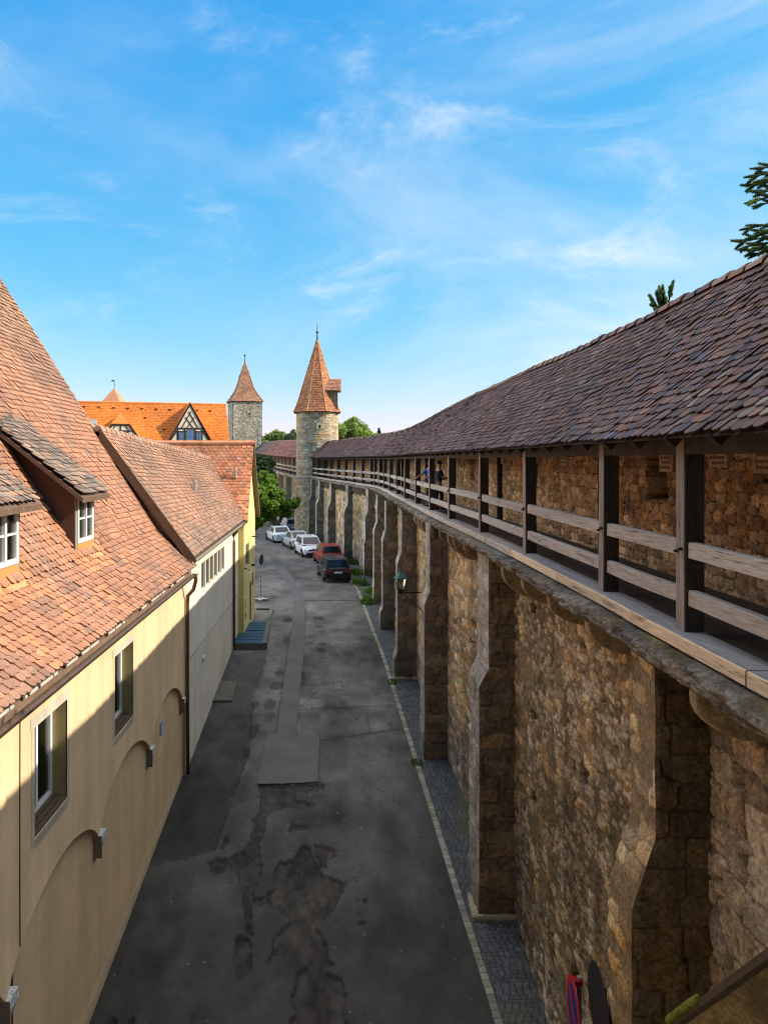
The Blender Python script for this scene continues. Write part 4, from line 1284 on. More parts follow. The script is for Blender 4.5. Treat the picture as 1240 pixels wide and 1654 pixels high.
# ---- pale grey house
def grey_house():
    t = thing('grey_house', 'pale annexe with six narrow windows, between the cream and the yellow house', 'house', (-7, 28, G(28)))
    X = XL; Y0, Y1 = 22.06, 33.72
    ya = float(onX(325, 950, X)[1]); yb = float(onX(363, 950, X)[1])
    zt, zb = -3.42, -4.35
    n = 6; st = (yb - ya) / n
    ops = [(ya + k * st + .06, ya + (k + 1) * st - .06, zb, zt) for k in range(n)]
    wc = (.72, .665, .54)
    mb = MB()
    wall_open(mb, X, Y0, Y1, -6.05, -2.55, ops, .07, wc, (.55, .5, .4))
    mb.add([(X, Y0, -12), (X, Y1, -12), (X, Y1, -6.05), (X, Y0, -6.05)], [(0, 1, 2, 3)], (.66, .61, .495))
    mb.add([(X, Y0, -12), (-9.6, Y0, -12), (-9.6, Y0, -2.9), (-7.0, Y0, .85), (X, Y0, -2.72)], [(0, 1, 2, 3, 4)], (.5, .42, .3))
    mb.build('wall', M['plaster'], t)
    MB().box(X, X + .012, Y0, Y1, -6.065, -6.04, (.36, .34, .29)).build('wall_joint', M['paint'], t)
    for a, b, p, q in ops:
        w = MB(); wh = (.50, .48, .43)
        w.box(X - .07, X - .045, a, a + .04, p, q, wh); w.box(X - .07, X - .045, b - .04, b, p, q, wh)
        w.box(X - .07, X - .047, a + .04, b - .04, p, p + .05, wh); w.box(X - .07, X - .047, a + .04, b - .04, q - .05, q, wh)
        f = w.build('window', M['paint'], t)
        MB().box(X - .068, X - .060, a + .02, b - .02, p + .03, q - .03).build('pane', M['dark_pane'], f)
    p = onX(328, 1063, X)
    MB().lathe([(0, 0), (.09, 0), (.09, .05), (0, .06)], (0, 0, 0), 12, (.75, .75, .72)).build('vent_cap', M['paint'], t).matrix_local = \
        t.matrix_world.inverted() @ Matrix.Translation((-t.location.x + X, -t.location.y + p[1], -t.location.z + p[2])) @ Matrix.Rotation(R(90), 4, 'Y')
    # roof
    lo0, lo1 = (-4.22, 21.78, -2.86), (-4.22, 34.0, -2.70)
    hi0, hi1 = (-7.02, 21.78, .90), (-6.15, 36.1, .06)
    Pf, La, T = fan_roof((lo0, lo1), (hi0, hi1))
    rb = MB()
    up = np.array([0, 0, -.05])
    rb.prism([tuple(np.array(q) + up) for q in (lo0, lo1, hi1, hi0)], (0, 0, -.05), (.07, .05, .04))
    rb.add([hi0, hi1, (-9.4, 36.1, -2.9), (-9.7, 21.78, -2.9)], [(0, 1, 2, 3)], (.3, .16, .11))
    rf = rb.build('roof', M['wood_dark'], t)
    def zone(s, tt, c, g):
        grey = sst(.5, .62, fbm(s * .5, tt * .6, 25, 4))[:, None] * .6
        c = c * (1 - grey) + grey * np.array([.26, .17, .12]) * (1 + g.normal(0, .2, (len(s), 1)))
        low = sst(1.2, .2, tt)[:, None] * .5
        return c * (1 - low) + low * np.array([.24, .18, .135])
    tb = MB()
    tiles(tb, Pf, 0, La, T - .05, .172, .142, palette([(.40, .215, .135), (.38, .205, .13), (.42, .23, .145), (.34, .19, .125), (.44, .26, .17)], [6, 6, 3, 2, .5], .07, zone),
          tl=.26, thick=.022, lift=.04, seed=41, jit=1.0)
    tb.build('roof_tiles', M['tile_red'], rf)
    rt = MB()
    a = np.array(hi0); b = np.array(hi1); n = 34
    for k in range(n):
        p0 = a + (b - a) * k / n + np.array([0, 0, -.02]); p1 = a + (b - a) * (k + 1.06) / n + np.array([0, 0, -.02])
        rt.tube([tuple(p0), tuple(p1)], [.13, .105], 10, np.array((.42, .25, .17)) * random.uniform(.75, 1.15))
    rt.build('ridge_tiles', M['tile_red'], rf)
    # barge boards of the near gable
    bb = MB()
    for q0, q1 in ((lo0, hi0), ((-9.9, 21.78, -3.1), hi0)):
        q0 = np.array(q0); q1 = np.array(q1)
        bb.beam(tuple(q0 + (0, -.05, -.10)), tuple(q1 + (0, -.05, -.06)), .06, .24, (.14, .085, .05))
        bb.beam(tuple(q0 + (0, .12, -.22)), tuple(q1 + (0, .12, -.18)), .30, .05, (.28, .20, .13))
    bb.build('barge_board', M['wood_plain'], t)
    gutter(t, [(-4.12, y, -2.98 + .012 * (y - 22)) for y in np.linspace(21.9, 34.0, 20)], .07, (.36, .29, .21))
    yd = float(onX(375, 900, X)[1])
    MB().tube([(-4.12, yd + 1.1, -2.82), (-4.20, yd + .8, -2.96), (-4.42, yd, -3.2), (-4.42, yd, -3.5), (-4.42, yd, -8.05)], .055, 10, (.15, .085, .05)).build('downpipe', M['metal'], t, smooth=True)
    # roof vent pipe
    p = Pf(np.array([5.6]), np.array([2.0]))[0]
    MB().tube([tuple(p), tuple(p + (0, 0, .42))], .05, 8, (.55, .52, .5)).tube([tuple(p + (0, 0, .42)), tuple(p + (0, 0, .50))], .075, 8, (.6, .56, .53)).build('vent_pipe', M['metal'], t)
    return t
grey_house()

# ---- yellow house
def yellow_house():
    t = thing('yellow_house', 'narrow yellow gabled house with orange tiles and a blue door, beyond the pale annexe', 'house', (-7, 36, G(36)))
    X = -4.25; Y0, Y1, YR = 33.76, 38.3, 36.03
    mb = MB(); yc = (.70, .585, .255)
    ops = [(float(onX(397, 800, X)[1]), float(onX(402.3, 800, X)[1]), -5.0, -3.95), (float(onX(403.5, 800, X)[1]), float(onX(406, 800, X)[1]), -7.9, -5.95),
           (float(onX(407, 800, X)[1]), float(onX(409.5, 800, X)[1]), -6.35, -5.65)]
    wall_open(mb, X, Y0, Y1, -11, -2.75, ops, .12, yc, (.5, .42, .2))
    mb.add([(X, Y0, -2.75), (X, Y1, -2.75), (X, YR, .70)], [(0, 1, 2)], yc)
    mb.add([(X, Y0, -11), (X, Y0, -2.7), (-14, Y0, -2.7), (-14, Y0, -11)], [(0, 1, 2, 3)], (.62, .50, .16))  # near side's half-shade is painted into a darker yellow
    mb.add([(X, Y1, -11), (X, Y1, -2.7), (-14, Y1, -2.7), (-14, Y1, -11)], [(0, 1, 2, 3)], yc)
    mb.build('wall', M['plaster'], t)
    for i, (a, b, p, q) in enumerate(ops):
        if i == 1:
            d = MB().box(X - .12, X - .06, a, b, p, q, (.07, .13, .20)); d.box(X - .06, X - .05, a + .06, b - .06, p + .1, p + .9, (.09, .16, .24))
            o = d.build('door', M['paint'], t); MB().box(X - .06, X - .01, b - .1, b - .06, p + .95, p + 1.05, (.5, .5, .5)).build('handle', M['metal'], o)
        else:
            w = MB(); wh = (.35, .33, .30)
            w.box(X - .11, X - .07, a, a + .05, p, q, wh); w.box(X - .11, X - .07, b - .05, b, p, q, wh); w.box(X - .108, X - .072, a + .05, b - .05, p, p + .05, wh)
            w.box(X - .108, X - .072, a + .05, b - .05, q - .05, q, wh); w.box(X - .11, X - .06, (a + b) / 2 - .025, (a + b) / 2 + .025, p, q, wh)
            f = w.build('window', M['paint'], t); MB().box(X - .1, X - .09, a, b, p, q).build('pane', M['glass'], f)
    y = Y0 + .25
    lm = MB().beam((X, y, -4.95), (X + .22, y, -5.05), .05, .05, (.05, .05, .05)); lm.beam((X + .12, y + .0, -5.0), (X + .30, y, -5.32), .08, .06, (.75, .74, .70)); lm.box(X + .25, X + .42, y + .5, y + .62, -4.93, -4.83, (.05, .05, .05))
    lm.build('wall_lamp', M['paint'], t)
    br = MB().box(X, X + .30, Y1 - 1.4, Y1 - 1.3, -3.83, -3.77, (.05, .05, .05)); br.box(X, X + .2, Y1 - 1.4, Y1 - 1.3, -4.25, -4.21, (.6, .58, .5)); br.build('wall_bracket', M['paint'], t)
    mbx = MB().box(X, X + .06, Y0 + .45, Y0 + .62, -6.75, -6.35, (.68, .66, .6)); mbx.box(X, X + .05, Y0 + .45, Y0 + .57, -7.3, -7.05, (.3, .29, .25)); mbx.build('meter_box', M['paint'], t)
    # roof, both slopes
    lo0, lo1, hi0, hi1 = (-12, 33.5, -2.74), (-4.08, 33.5, -2.74), (-12, YR, .82), (-4.08, YR, .82)
    Pf, La, T = fan_roof((lo0, lo1), (hi0, hi1))
    rb = MB()
    rb.prism([(q[0], q[1] + .03, q[2] - .05) for q in (lo0, lo1, hi1, hi0)], (0, 0, -.06), (.13, .09, .06))
    rb.prism([(-12, YR, .78), (-4.02, YR, .78), (-4.02, 38.62, -2.72), (-12, 38.62, -2.72)], (0, 0, -.08), (.35, .18, .11))
    rf = rb.build('roof', M['wood_plain'], t)
    tb = MB()
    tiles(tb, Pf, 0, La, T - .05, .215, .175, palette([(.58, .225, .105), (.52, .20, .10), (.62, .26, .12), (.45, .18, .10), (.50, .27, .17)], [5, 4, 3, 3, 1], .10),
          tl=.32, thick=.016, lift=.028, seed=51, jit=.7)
    tb.build('roof_tiles', M['tile_red'], rf)
    rt = MB()
    for k in range(22):
        x = -12 + 8.0 * k / 22
        rt.tube([(x, YR, .80), (x + .40, YR, .80)], [.12, .14], 10, np.array((.56, .24, .12)) * random.uniform(.85, 1.1))
    rt.build('ridge_tiles', M['tile_red'], rf)
    bb = MB()
    bb.beam((-4.04, YR, .66), (-4.04, 38.62, -2.86), .05, .20, (.17, .115, .07)); bb.beam((-4.08, YR, .67), (-4.08, 33.55, -2.86), .03, .10, (.40, .2, .1))
    bb.prism([(-4.25, YR, .56), (-4.03, YR, .56), (-4.03, 38.6, -2.95), (-4.25, 38.6, -2.95)], (0, 0, -.03), (.20, .14, .09))
    bb.build('barge_board', M['wood_plain'], t)
    p = onY(381, 762, 34.75)
    MB().tube([tuple(p + (0, 0, -.3)), tuple(p + (0, 0, .10))], .055, 8, (.55, .53, .5)).tube([tuple(p + (0, 0, .1)), tuple(p + (0, 0, .22))], .08, 8, (.62, .6, .57)).build('vent_pipe', M['metal'], t)
    return t
yellow_house()

# ---- cellar entrance in front of it, concrete slab beside the grey house
def cellar():
    zt = -7.86
    t = thing('cellar_entrance', 'low concrete cellar entrance with blue cover panels in front of the yellow house', 'cellar entrance', (-3.8, 35.5, G(35.5)))
    n0, n1 = (-3.04, 31.95), (-3.42, 39.6)
    def xk(y):
        return n0[0] + (n1[0] - n0[0]) * (y - n0[1]) / (n1[1] - n0[1])
    c = (.13, .125, .105)
    mb = MB()
    mb.prism([(xk(31.95) - .2, 31.95, -8.6), (xk(31.95), 31.95, -8.6), (xk(39.6), 39.6, -8.6), (xk(39.6) - .2, 39.6, -8.6)], (0, 0, 8.6 + zt), c)
    mb.box(-4.49, xk(31.95) - .2, 31.95, 32.1, -8.6, zt - .03, c)
    mb.box(-4.3, xk(39.6) - .2, 39.42, 39.6, -8.6, zt - .01, c)
    mb.build('concrete_curb', M['ashlar'], t)
    bl = (.016, .062, .10)
    for a, b, dz, x0 in ((32.0, 34.2, -.045, -4.49), (34.22, 36.0, -.02, -4.24)):
        p = MB(); k = 4; st = (b - a) / k
        p.prism([(x0, a, zt + dz), (xk(a) - .18, a, zt + dz), (xk(b) - .18, b, zt + dz), (x0, b, zt + dz)], (0, 0, .03), bl)
        for q in range(1, k):
            y = a + q * st
            p.prism([(x0, y, zt + dz + .03), (xk(y) - .19, y, zt + dz + .03), (xk(y) - .19, y + .025, zt + dz + .03), (x0, y + .025, zt + dz + .03)], (0, 0, .014), np.array(bl) * 1.2)
        p.build('cover_panel', M['paint'], t)
    mb = MB()
    for k in range(5):
        mb.box(-4.22, xk(37) - .22, 36.25 + k * .62, 36.42 + k * .62, zt - .22 - k * .10, zt - .17 - k * .10, (.15, .15, .14))
    mb.build('grating', M['metal'], t)
    MB().box(-4.24, -3.3, 36.02, 39.4, -8.75, -8.65, (.03, .03, .03)).build('cellar_floor', M['paint'], t)
cellar()
p = [onG(343, 1134), onG(375, 1134), onG(384, 1103), onG(357, 1103)]
o = MB().prism([(q[0], q[1], q[2] - .1) for q in p], (0, 0, .17), (.11, .105, .085)).build('concrete_slab', M['ashlar'])
bv = o.modifiers.new('bevel', 'BEVEL'); bv.width = .015; bv.segments = 2
tag(o, 'flat weathered concrete slab lying at the foot of the pale wall', 'slab')

# ------------------------------------------------------------------ towers, barn, far wall
def stone_cyl(mb, cx, cy, r, z0, z1, seed, n=90, w=.5, h=.3, base=(.44, .36, .24)):
    A, Zg = np.meshgrid(np.linspace(0, 2 * math.pi, n + 1), np.linspace(z0, z1, int((z1 - z0) / .09)), indexing='ij')
    s = A * 2.3
    e, i1, i2 = stones(s, Zg, w, h, seed, .6, .03)
    rr = r(Zg) + .04 * sst(.03, .2, e) * i1
    c = np.array(base)[None, None] * (.7 + .55 * i1[..., None]) * (.6 + .4 * sst(.02, .12, e)[..., None]) * (.8 + .4 * fbm(s * .8, Zg * .5, seed + 3, 4)[..., None])
    c = np.where((i2 > .86)[..., None], c * np.array([1.15, .9, .65]), c)
    mb.grid(np.stack([cx + rr * np.cos(A), cy + rr * np.sin(A), Zg], -1), c)

def round_tower():
    cx, cy = -2.22, 81.5
    t = thing('round_tower', 'round stone wall tower with a tall conical red tile roof and a small dormer', 'tower', (cx, cy, G(cy)))
    mb = MB()
    stone_cyl(mb, cx, cy, lambda z: np.where(z < -1.85, 2.42 + (-1.85 - z) * .012, 2.28), -8.5, 5.5, 401)
    mb.lathe([(2.3, -1.95), (2.5, -1.9), (2.5, -1.78), (2.3, -1.72)], (cx, cy, 0), 60, (.36, .33, .27))
    mb.build('wall', M['tower'], t)
    a = math.atan2(-1, .15)
    w = MB(); ux, uy = math.cos(a), math.sin(a); px_, py_ = -uy, ux
    for (k0, k1, z0, z1, d, c) in ((-.34, .34, 3.28, 3.86, .06, (.50, .42, .26)), (-.10, .10, 3.38, 3.76, .075, (.02, .02, .02))):
        q = [(cx + ux * 2.26 + px_ * k, cy + uy * 2.26 + py_ * k, z) for k, z in ((k0, z0), (k1, z0), (k1, z1), (k0, z1))]
        w.prism(q, (ux * d, uy * d, 0), c)
    w.build('window', M['tower'], t)
    # eight-sided spire with a flare at the eave
    prof = [(2.72, 5.15), (2.42, 5.75), (2.12, 6.6), (.09, 13.05)]
    rb = MB(); n = 8; ro = R(22.5)
    rb.lathe([(.02, 5.35)] + [(r_ - .02, z - .03) for r_, z in prof], (cx, cy, 0), n, (.06, .045, .035), ro)
    rf = rb.build('roof', M['wood_dark'], t)
    tb = MB()
    L = [math.hypot(prof[i + 1][0] - prof[i][0], prof[i + 1][1] - prof[i][1]) for i in range(3)]
    cum = np.concatenate([[0], np.cumsum(L)]); rs = np.array([p[0] for p in prof]); zs = np.array([p[1] for p in prof])
    ap = math.cos(math.pi / n)
    pal = palette([(.46, .17, .075), (.50, .20, .085), (.40, .155, .08), (.54, .235, .09), (.33, .15, .09)], [5, 5, 3, 3, 1], .12)
    for k in range(n):
        am = ro + (k + .5) * 2 * math.pi / n
        d = np.array([math.cos(am), math.sin(am)]); e = np.array([-d[1], d[0]])
        def Pf(s, tt, d=d, e=e):
            tt = np.asarray(tt, float); r_ = np.interp(tt, cum, rs) * ap + np.minimum(0, cum[-1] - tt) * 0
            return np.stack([cx + d[0] * r_ + e[0] * s, cy + d[1] * r_ + e[1] * s, np.interp(tt, cum, zs) + np.maximum(0, tt - cum[-1])], -1)
        hw = lambda tt: float(np.interp(tt, cum, rs)) * math.sin(math.pi / n)
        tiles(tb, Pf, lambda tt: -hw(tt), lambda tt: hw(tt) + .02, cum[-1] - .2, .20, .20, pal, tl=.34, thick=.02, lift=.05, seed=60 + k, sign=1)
    tb.build('roof_tiles', M['tile_far'], rf)
    hp = MB()
    for k in range(n):
        a_ = ro + k * 2 * math.pi / n
        hp.tube([(cx + r_ * math.cos(a_), cy + r_ * math.sin(a_), z + .05) for r_, z in prof], [.09, .08, .08, .06], 6, (.50, .24, .12))
    hp.build('hip_tiles', M['tile_far'], rf)
    MB().lathe([(.14, 12.9), (.09, 13.3), (.06, 13.75), (.05, 13.85), (.15, 13.95), (.15, 14.05), (.05, 14.15), (.025, 14.9), (.0, 15.2)], (cx, cy, 0), 10, (.07, .06, .06)).build('finial', M['metal'], t)
    # dormer on the right flank
    d = MB(); x0, x1, y0, y1 = cx + .6, cx + 2.25, cy - 1.35, cy + .1
    d.box(x0, x1, y0, y1, 5.5, 7.55, (.20, .145, .09))
    d.add([(x0, y0, 7.55), (x1, y0, 7.55), (x1, y1, 7.55), (x0, y1, 7.55), (x0, (y0 + y1) / 2, 8.4), (x1, (y0 + y1) / 2, 8.4)], [(1, 2, 5), (0, 4, 3)], (.2, .145, .09))
    for k in range(4):
        d.box(x0 + .4 + k * .38, x0 + .43 + k * .38, y0 - .012, y0, 5.5, 7.5, (.12, .085, .055))
    dm = d.build('dormer', M['wood_plain'], t)
    ym = (y0 + y1) / 2
    r_ = MB()
    for yy_, sg in ((y0 - .25, 1), (y1 + .25, 1)):
        r_.prism([(x0 - .3, ym, 8.62), (x1 + .35, ym, 8.62), (x1 + .35, yy_, 7.42), (x0 - .3, yy_, 7.42)], (0, 0, .07), (.42, .19, .10))
    dr = r_.build('dormer_roof', M['tile_far'], dm)
    tb = MB()
    Pf, La, T = fan_roof(((x0 - .3, y0 - .25, 7.49), (x1 + .35, y0 - .25, 7.49)), ((x0 - .3, ym, 8.69), (x1 + .35, ym, 8.69)))
    tiles(tb, Pf, 0, La, T - .1, .2, .2, palette([(.44, .19, .10), (.36, .17, .10)], [1, 1], .15), seed=71, lift=.05)
    tb.build('dormer_tiles', M['tile_far'], dr)
round_tower()

def square_tower():
    cx, cy, hw = -18.7, 150.0, 2.85
    t = thing('square_tower', 'distant square stone tower with a slender tiled spire, left of the round tower', 'tower', (cx, cy, G(cy)), R(18))
    mb = MB()
    zt = 11.7
    for k in range(4):
        a = k * math.pi / 2
        Sg, Zg = np.meshgrid(np.linspace(-hw, hw, 60), np.linspace(-9, zt, 150), indexing='ij')
        e, i1, i2 = stones(Sg, Zg, .42, .27, 501 + k, .85, .06)
        h = .05 * sst(.03, .2, e) * i1
        c = np.array([.37, .335, .25])[None, None] * (.65 + .6 * i1[..., None]) * (.55 + .45 * sst(.02, .14, e)[..., None]) * (.75 + .5 * fbm(Sg * .6, Zg * .4, 510 + k, 4)[..., None])
        q = (np.floor(Zg / .45) + k) % 2
        quo = sst(hw - .45 - .35 * q, hw - .40 - .35 * q, np.abs(Sg))
        c = c * (1 - quo[..., None]) + quo[..., None] * np.array([.36, .34, .28]) * (.8 + .4 * hsh(np.floor(Zg / .45), np.sign(Sg), 5)[..., None])
        h = h + .07 * quo
        X, Y = Sg, -hw - h
        mb.grid(np.stack([X * math.cos(a) - Y * math.sin(a), X * math.sin(a) + Y * math.cos(a), Zg - G(cy)], -1), c)
    mb.build('wall', M['tower'], t, local=True)
    z0 = zt - G(cy)
    w = MB(); w.box(.0, .9, -hw - .10, -hw + .1, z0 - 2.9, z0 - 2.2, (.40, .37, .29)); w.box(.25, .65, -hw - .12, -hw + .1, z0 - 2.75, z0 - 2.35, (.02, .02, .02)); w.build('window', M['tower'], t, local=True)
    prof = [(hw + .28, z0 - .1), (hw * .80, z0 + 1.25), (hw * .56, z0 + 2.5), (.06, z0 + 8.0)]
    MB().lathe([(.01, z0 - .05)] + [((r_ - .03) * math.sqrt(2), z - .04) for r_, z in prof], (0, 0, 0), 4, (.1, .06, .04), R(45)).build('roof', M['wood_dark'], t, local=True)
    rf = [o for o in t.children if o.name.startswith('roof')][0]
    tb = MB()
    L = [math.hypot(prof[i + 1][0] - prof[i][0], prof[i + 1][1] - prof[i][1]) for i in range(3)]
    cum = np.concatenate([[0], np.cumsum(L)]); rs = np.array([p[0] for p in prof]); zs = np.array([p[1] for p in prof])
    pal = palette([(.34, .17, .10), (.40, .19, .10), (.30, .16, .11), (.42, .24, .12)], [4, 4, 3, 2], .12)
    for k in range(4):
        a = k * math.pi / 2 - math.pi / 2
        d = np.array([math.cos(a), math.sin(a)]); e = np.array([-d[1], d[0]])
        def Pf(s, tt, d=d, e=e):
            r_ = np.interp(tt, cum, rs)
            return np.stack([d[0] * r_ + e[0] * s, d[1] * r_ + e[1] * s, np.interp(tt, cum, zs) + np.maximum(0, tt - cum[-1])], -1)
        hwf = lambda tt: float(np.interp(tt, cum, rs))
        tiles(tb, Pf, lambda tt: -hwf(tt), lambda tt: hwf(tt), cum[-1] - .2, .30, .26, pal, seed=80 + k, lift=.06)
    tb.build('roof_tiles', M['tile_far'], rf, local=True)
    rib = MB()
    for k in range(4):
        a_ = R(45) + k * math.pi / 2
        rib.tube([(r_ * 1.414 * math.cos(a_), r_ * 1.414 * math.sin(a_), z + .05) for r_, z in prof], [.12, .1, .1, .06], 6, (.36, .18, .11))
    rib.build('hip_tiles', M['tile_far'], rf, local=True)
    MB().lathe([(.12, z0 + 7.8), (.07, z0 + 8.8), (.06, z0 + 9.2), (.2, z0 + 9.35), (.2, z0 + 9.5), (.04, z0 + 9.65), (.0, z0 + 9.9)], (0, 0, 0), 8, (.08, .08, .08)).build('finial', M['metal'], t, local=True)
square_tower()

def far_wall():
    t = thing('far_town_wall', 'distant stretch of buttressed town wall with a red tiled gallery, behind the round tower', 'wall', (-10, 118, G(118)))
    P0, P1 = np.array([-4.3, 84.0]), np.array([-18.6, 168.0])
    Ln = np.linalg.norm(P1 - P0); d = (P1 - P0) / Ln; nrm = np.array([d[1], -d[0]])          # nrm points to +X side
    def pt(s, off, z):
        s = np.asarray(s, float)
        bend = -1.6 * np.sin(np.clip(s / Ln, 0, 1) * math.pi)
        return np.stack([P0[0] + d[0] * s + nrm[0] * (off + bend), P0[1] + d[1] * s + nrm[1] * (off + bend), np.broadcast_to(z, s.shape) + s * .0195], -1)
    Sg, Zg = np.meshgrid(np.linspace(0, Ln, 420), np.linspace(-10, -2.0, 50), indexing='ij')
    e, i1, i2 = stones(Sg, Zg, .5, .3, 601, .7, .05)
    c = np.array([.40, .30, .19])[None, None] * (.7 + .5 * i1[..., None]) * (.6 + .4 * sst(.02, .14, e)[..., None])
    mb = MB(); mb.grid(pt(Sg, .2, Zg), c)
    Z2 = np.broadcast_to(np.linspace(-1.9, 1.2, 50), Sg.shape)
    mb.grid(pt(Sg, 1.6, Z2), c * np.array([.7, .62, .55]))
    mb.build('wall_face', M['tower'], t)
    s = 1.0
    while s < Ln - 2:
        b = MB()
        for z0, z1, o0, o1 in ((-11, -4.6, -.75, -.75), (-4.6, -4.0, -.75, -.4), (-4.0, -2.0, -.4, -.4)):
            v = []
            for ss in (s, s + .8):
                v += [pt(ss, o0, z0), pt(ss, .3, z0), pt(ss, .3, z1), pt(ss, o1, z1)]
            b.add(v, [(0, 1, 2, 3), (7, 6, 5, 4), (0, 3, 7, 4)], (.38, .31, .22))
        b.build('buttress', M['tower'], t); s += 6.2
    mb = MB()
    for sa, sb_ in zip(np.linspace(0, Ln, 60)[:-1], np.linspace(0, Ln, 60)[1:]):
        for o0, o1, z0, z1, c in ((-.25, .5, -2.15, -1.85, (.34, .30, .24)), (.1, 1.6, -1.84, -1.72, (.08, .06, .05))):
            q = [(o0, z0), (o0, z1), (o1, z1), (o1, z0)]
            v = [pt(sa, o_, z_) for o_, z_ in q] + [pt(sb_, o_, z_) for o_, z_ in q]
            mb.add(v, [(j, (j + 1) % 4, 4 + (j + 1) % 4, 4 + j) for j in range(4)], c)
    mb.build('gallery_floor', M['wood_plain'], t)
    for z0, z1, nm in ((-.95, -.78, 'handrail'), (-1.42, -1.25, 'lower_rail')):
        mb = MB()
        for sa, sb_ in zip(np.linspace(0, Ln, 60)[:-1], np.linspace(0, Ln, 60)[1:]):
            q = [(.0, z0), (.0, z1), (.1, z1), (.1, z0)]
            v = [pt(sa, o_, z_) for o_, z_ in q] + [pt(sb_, o_, z_) for o_, z_ in q]
            mb.add(v, [(j, (j + 1) % 4, 4 + (j + 1) % 4, 4 + j) for j in range(4)], (.42, .37, .32))
        mb.build(nm, M['wood_plain'], t)
    for s in np.arange(.8, Ln - 1, 3.3):
        b = MB(); q = [(-.0, 0), (-.0, .22), (.2, .22), (.2, 0)]
        v = [pt(s + y, o_, -1.72) for o_, y in q] + [pt(s + y, o_, .3) for o_, y in q]
        b.add(v, [(j, (j + 1) % 4, 4 + (j + 1) % 4, 4 + j) for j in range(4)], (.23, .17, .12)); b.build('post', M['wood_plain'], t)
    mb = MB()
    Tg = np.linspace(0, 1, 4)
    Sg, Kg = np.meshgrid(np.linspace(-.2, Ln, 80), Tg, indexing='ij')
    def Pr(s, tt):
        k = np.asarray(tt, float) / 2.95
        return pt(s, -.3 + 2.0 * k, .22 + 2.1 * k)
    mb.grid(Pr(Sg, Kg * 2.95) + np.array([0, 0, -.05]), (.07, .05, .04), flip=True)
    mb.grid(np.stack([pt(np.linspace(-.2, Ln, 80), 1.7, 2.25), pt(np.linspace(-.2, Ln, 80), 2.8, 1.2)], 0), (.2, .1, .07))
    rf = mb.build('roof', M['wood_dark'], t)
    tb = MB()
    def zone(s, tt, c, g):
        k = sst(20, 55, s)[:, None]
        return c * (1 - k) + k * c.mean(1, keepdims=True) * np.array([1.15, .95, .92]) * .72
    tiles(tb, Pr, -.2, Ln, 2.8, .26, .22, palette([(.28, .115, .085), (.33, .13, .09), (.24, .11, .09)], [1, 1, 1], .14, zone), seed=91, lift=.05)
    tb.build('roof_tiles', M['tile_far'], rf)
far_wall()

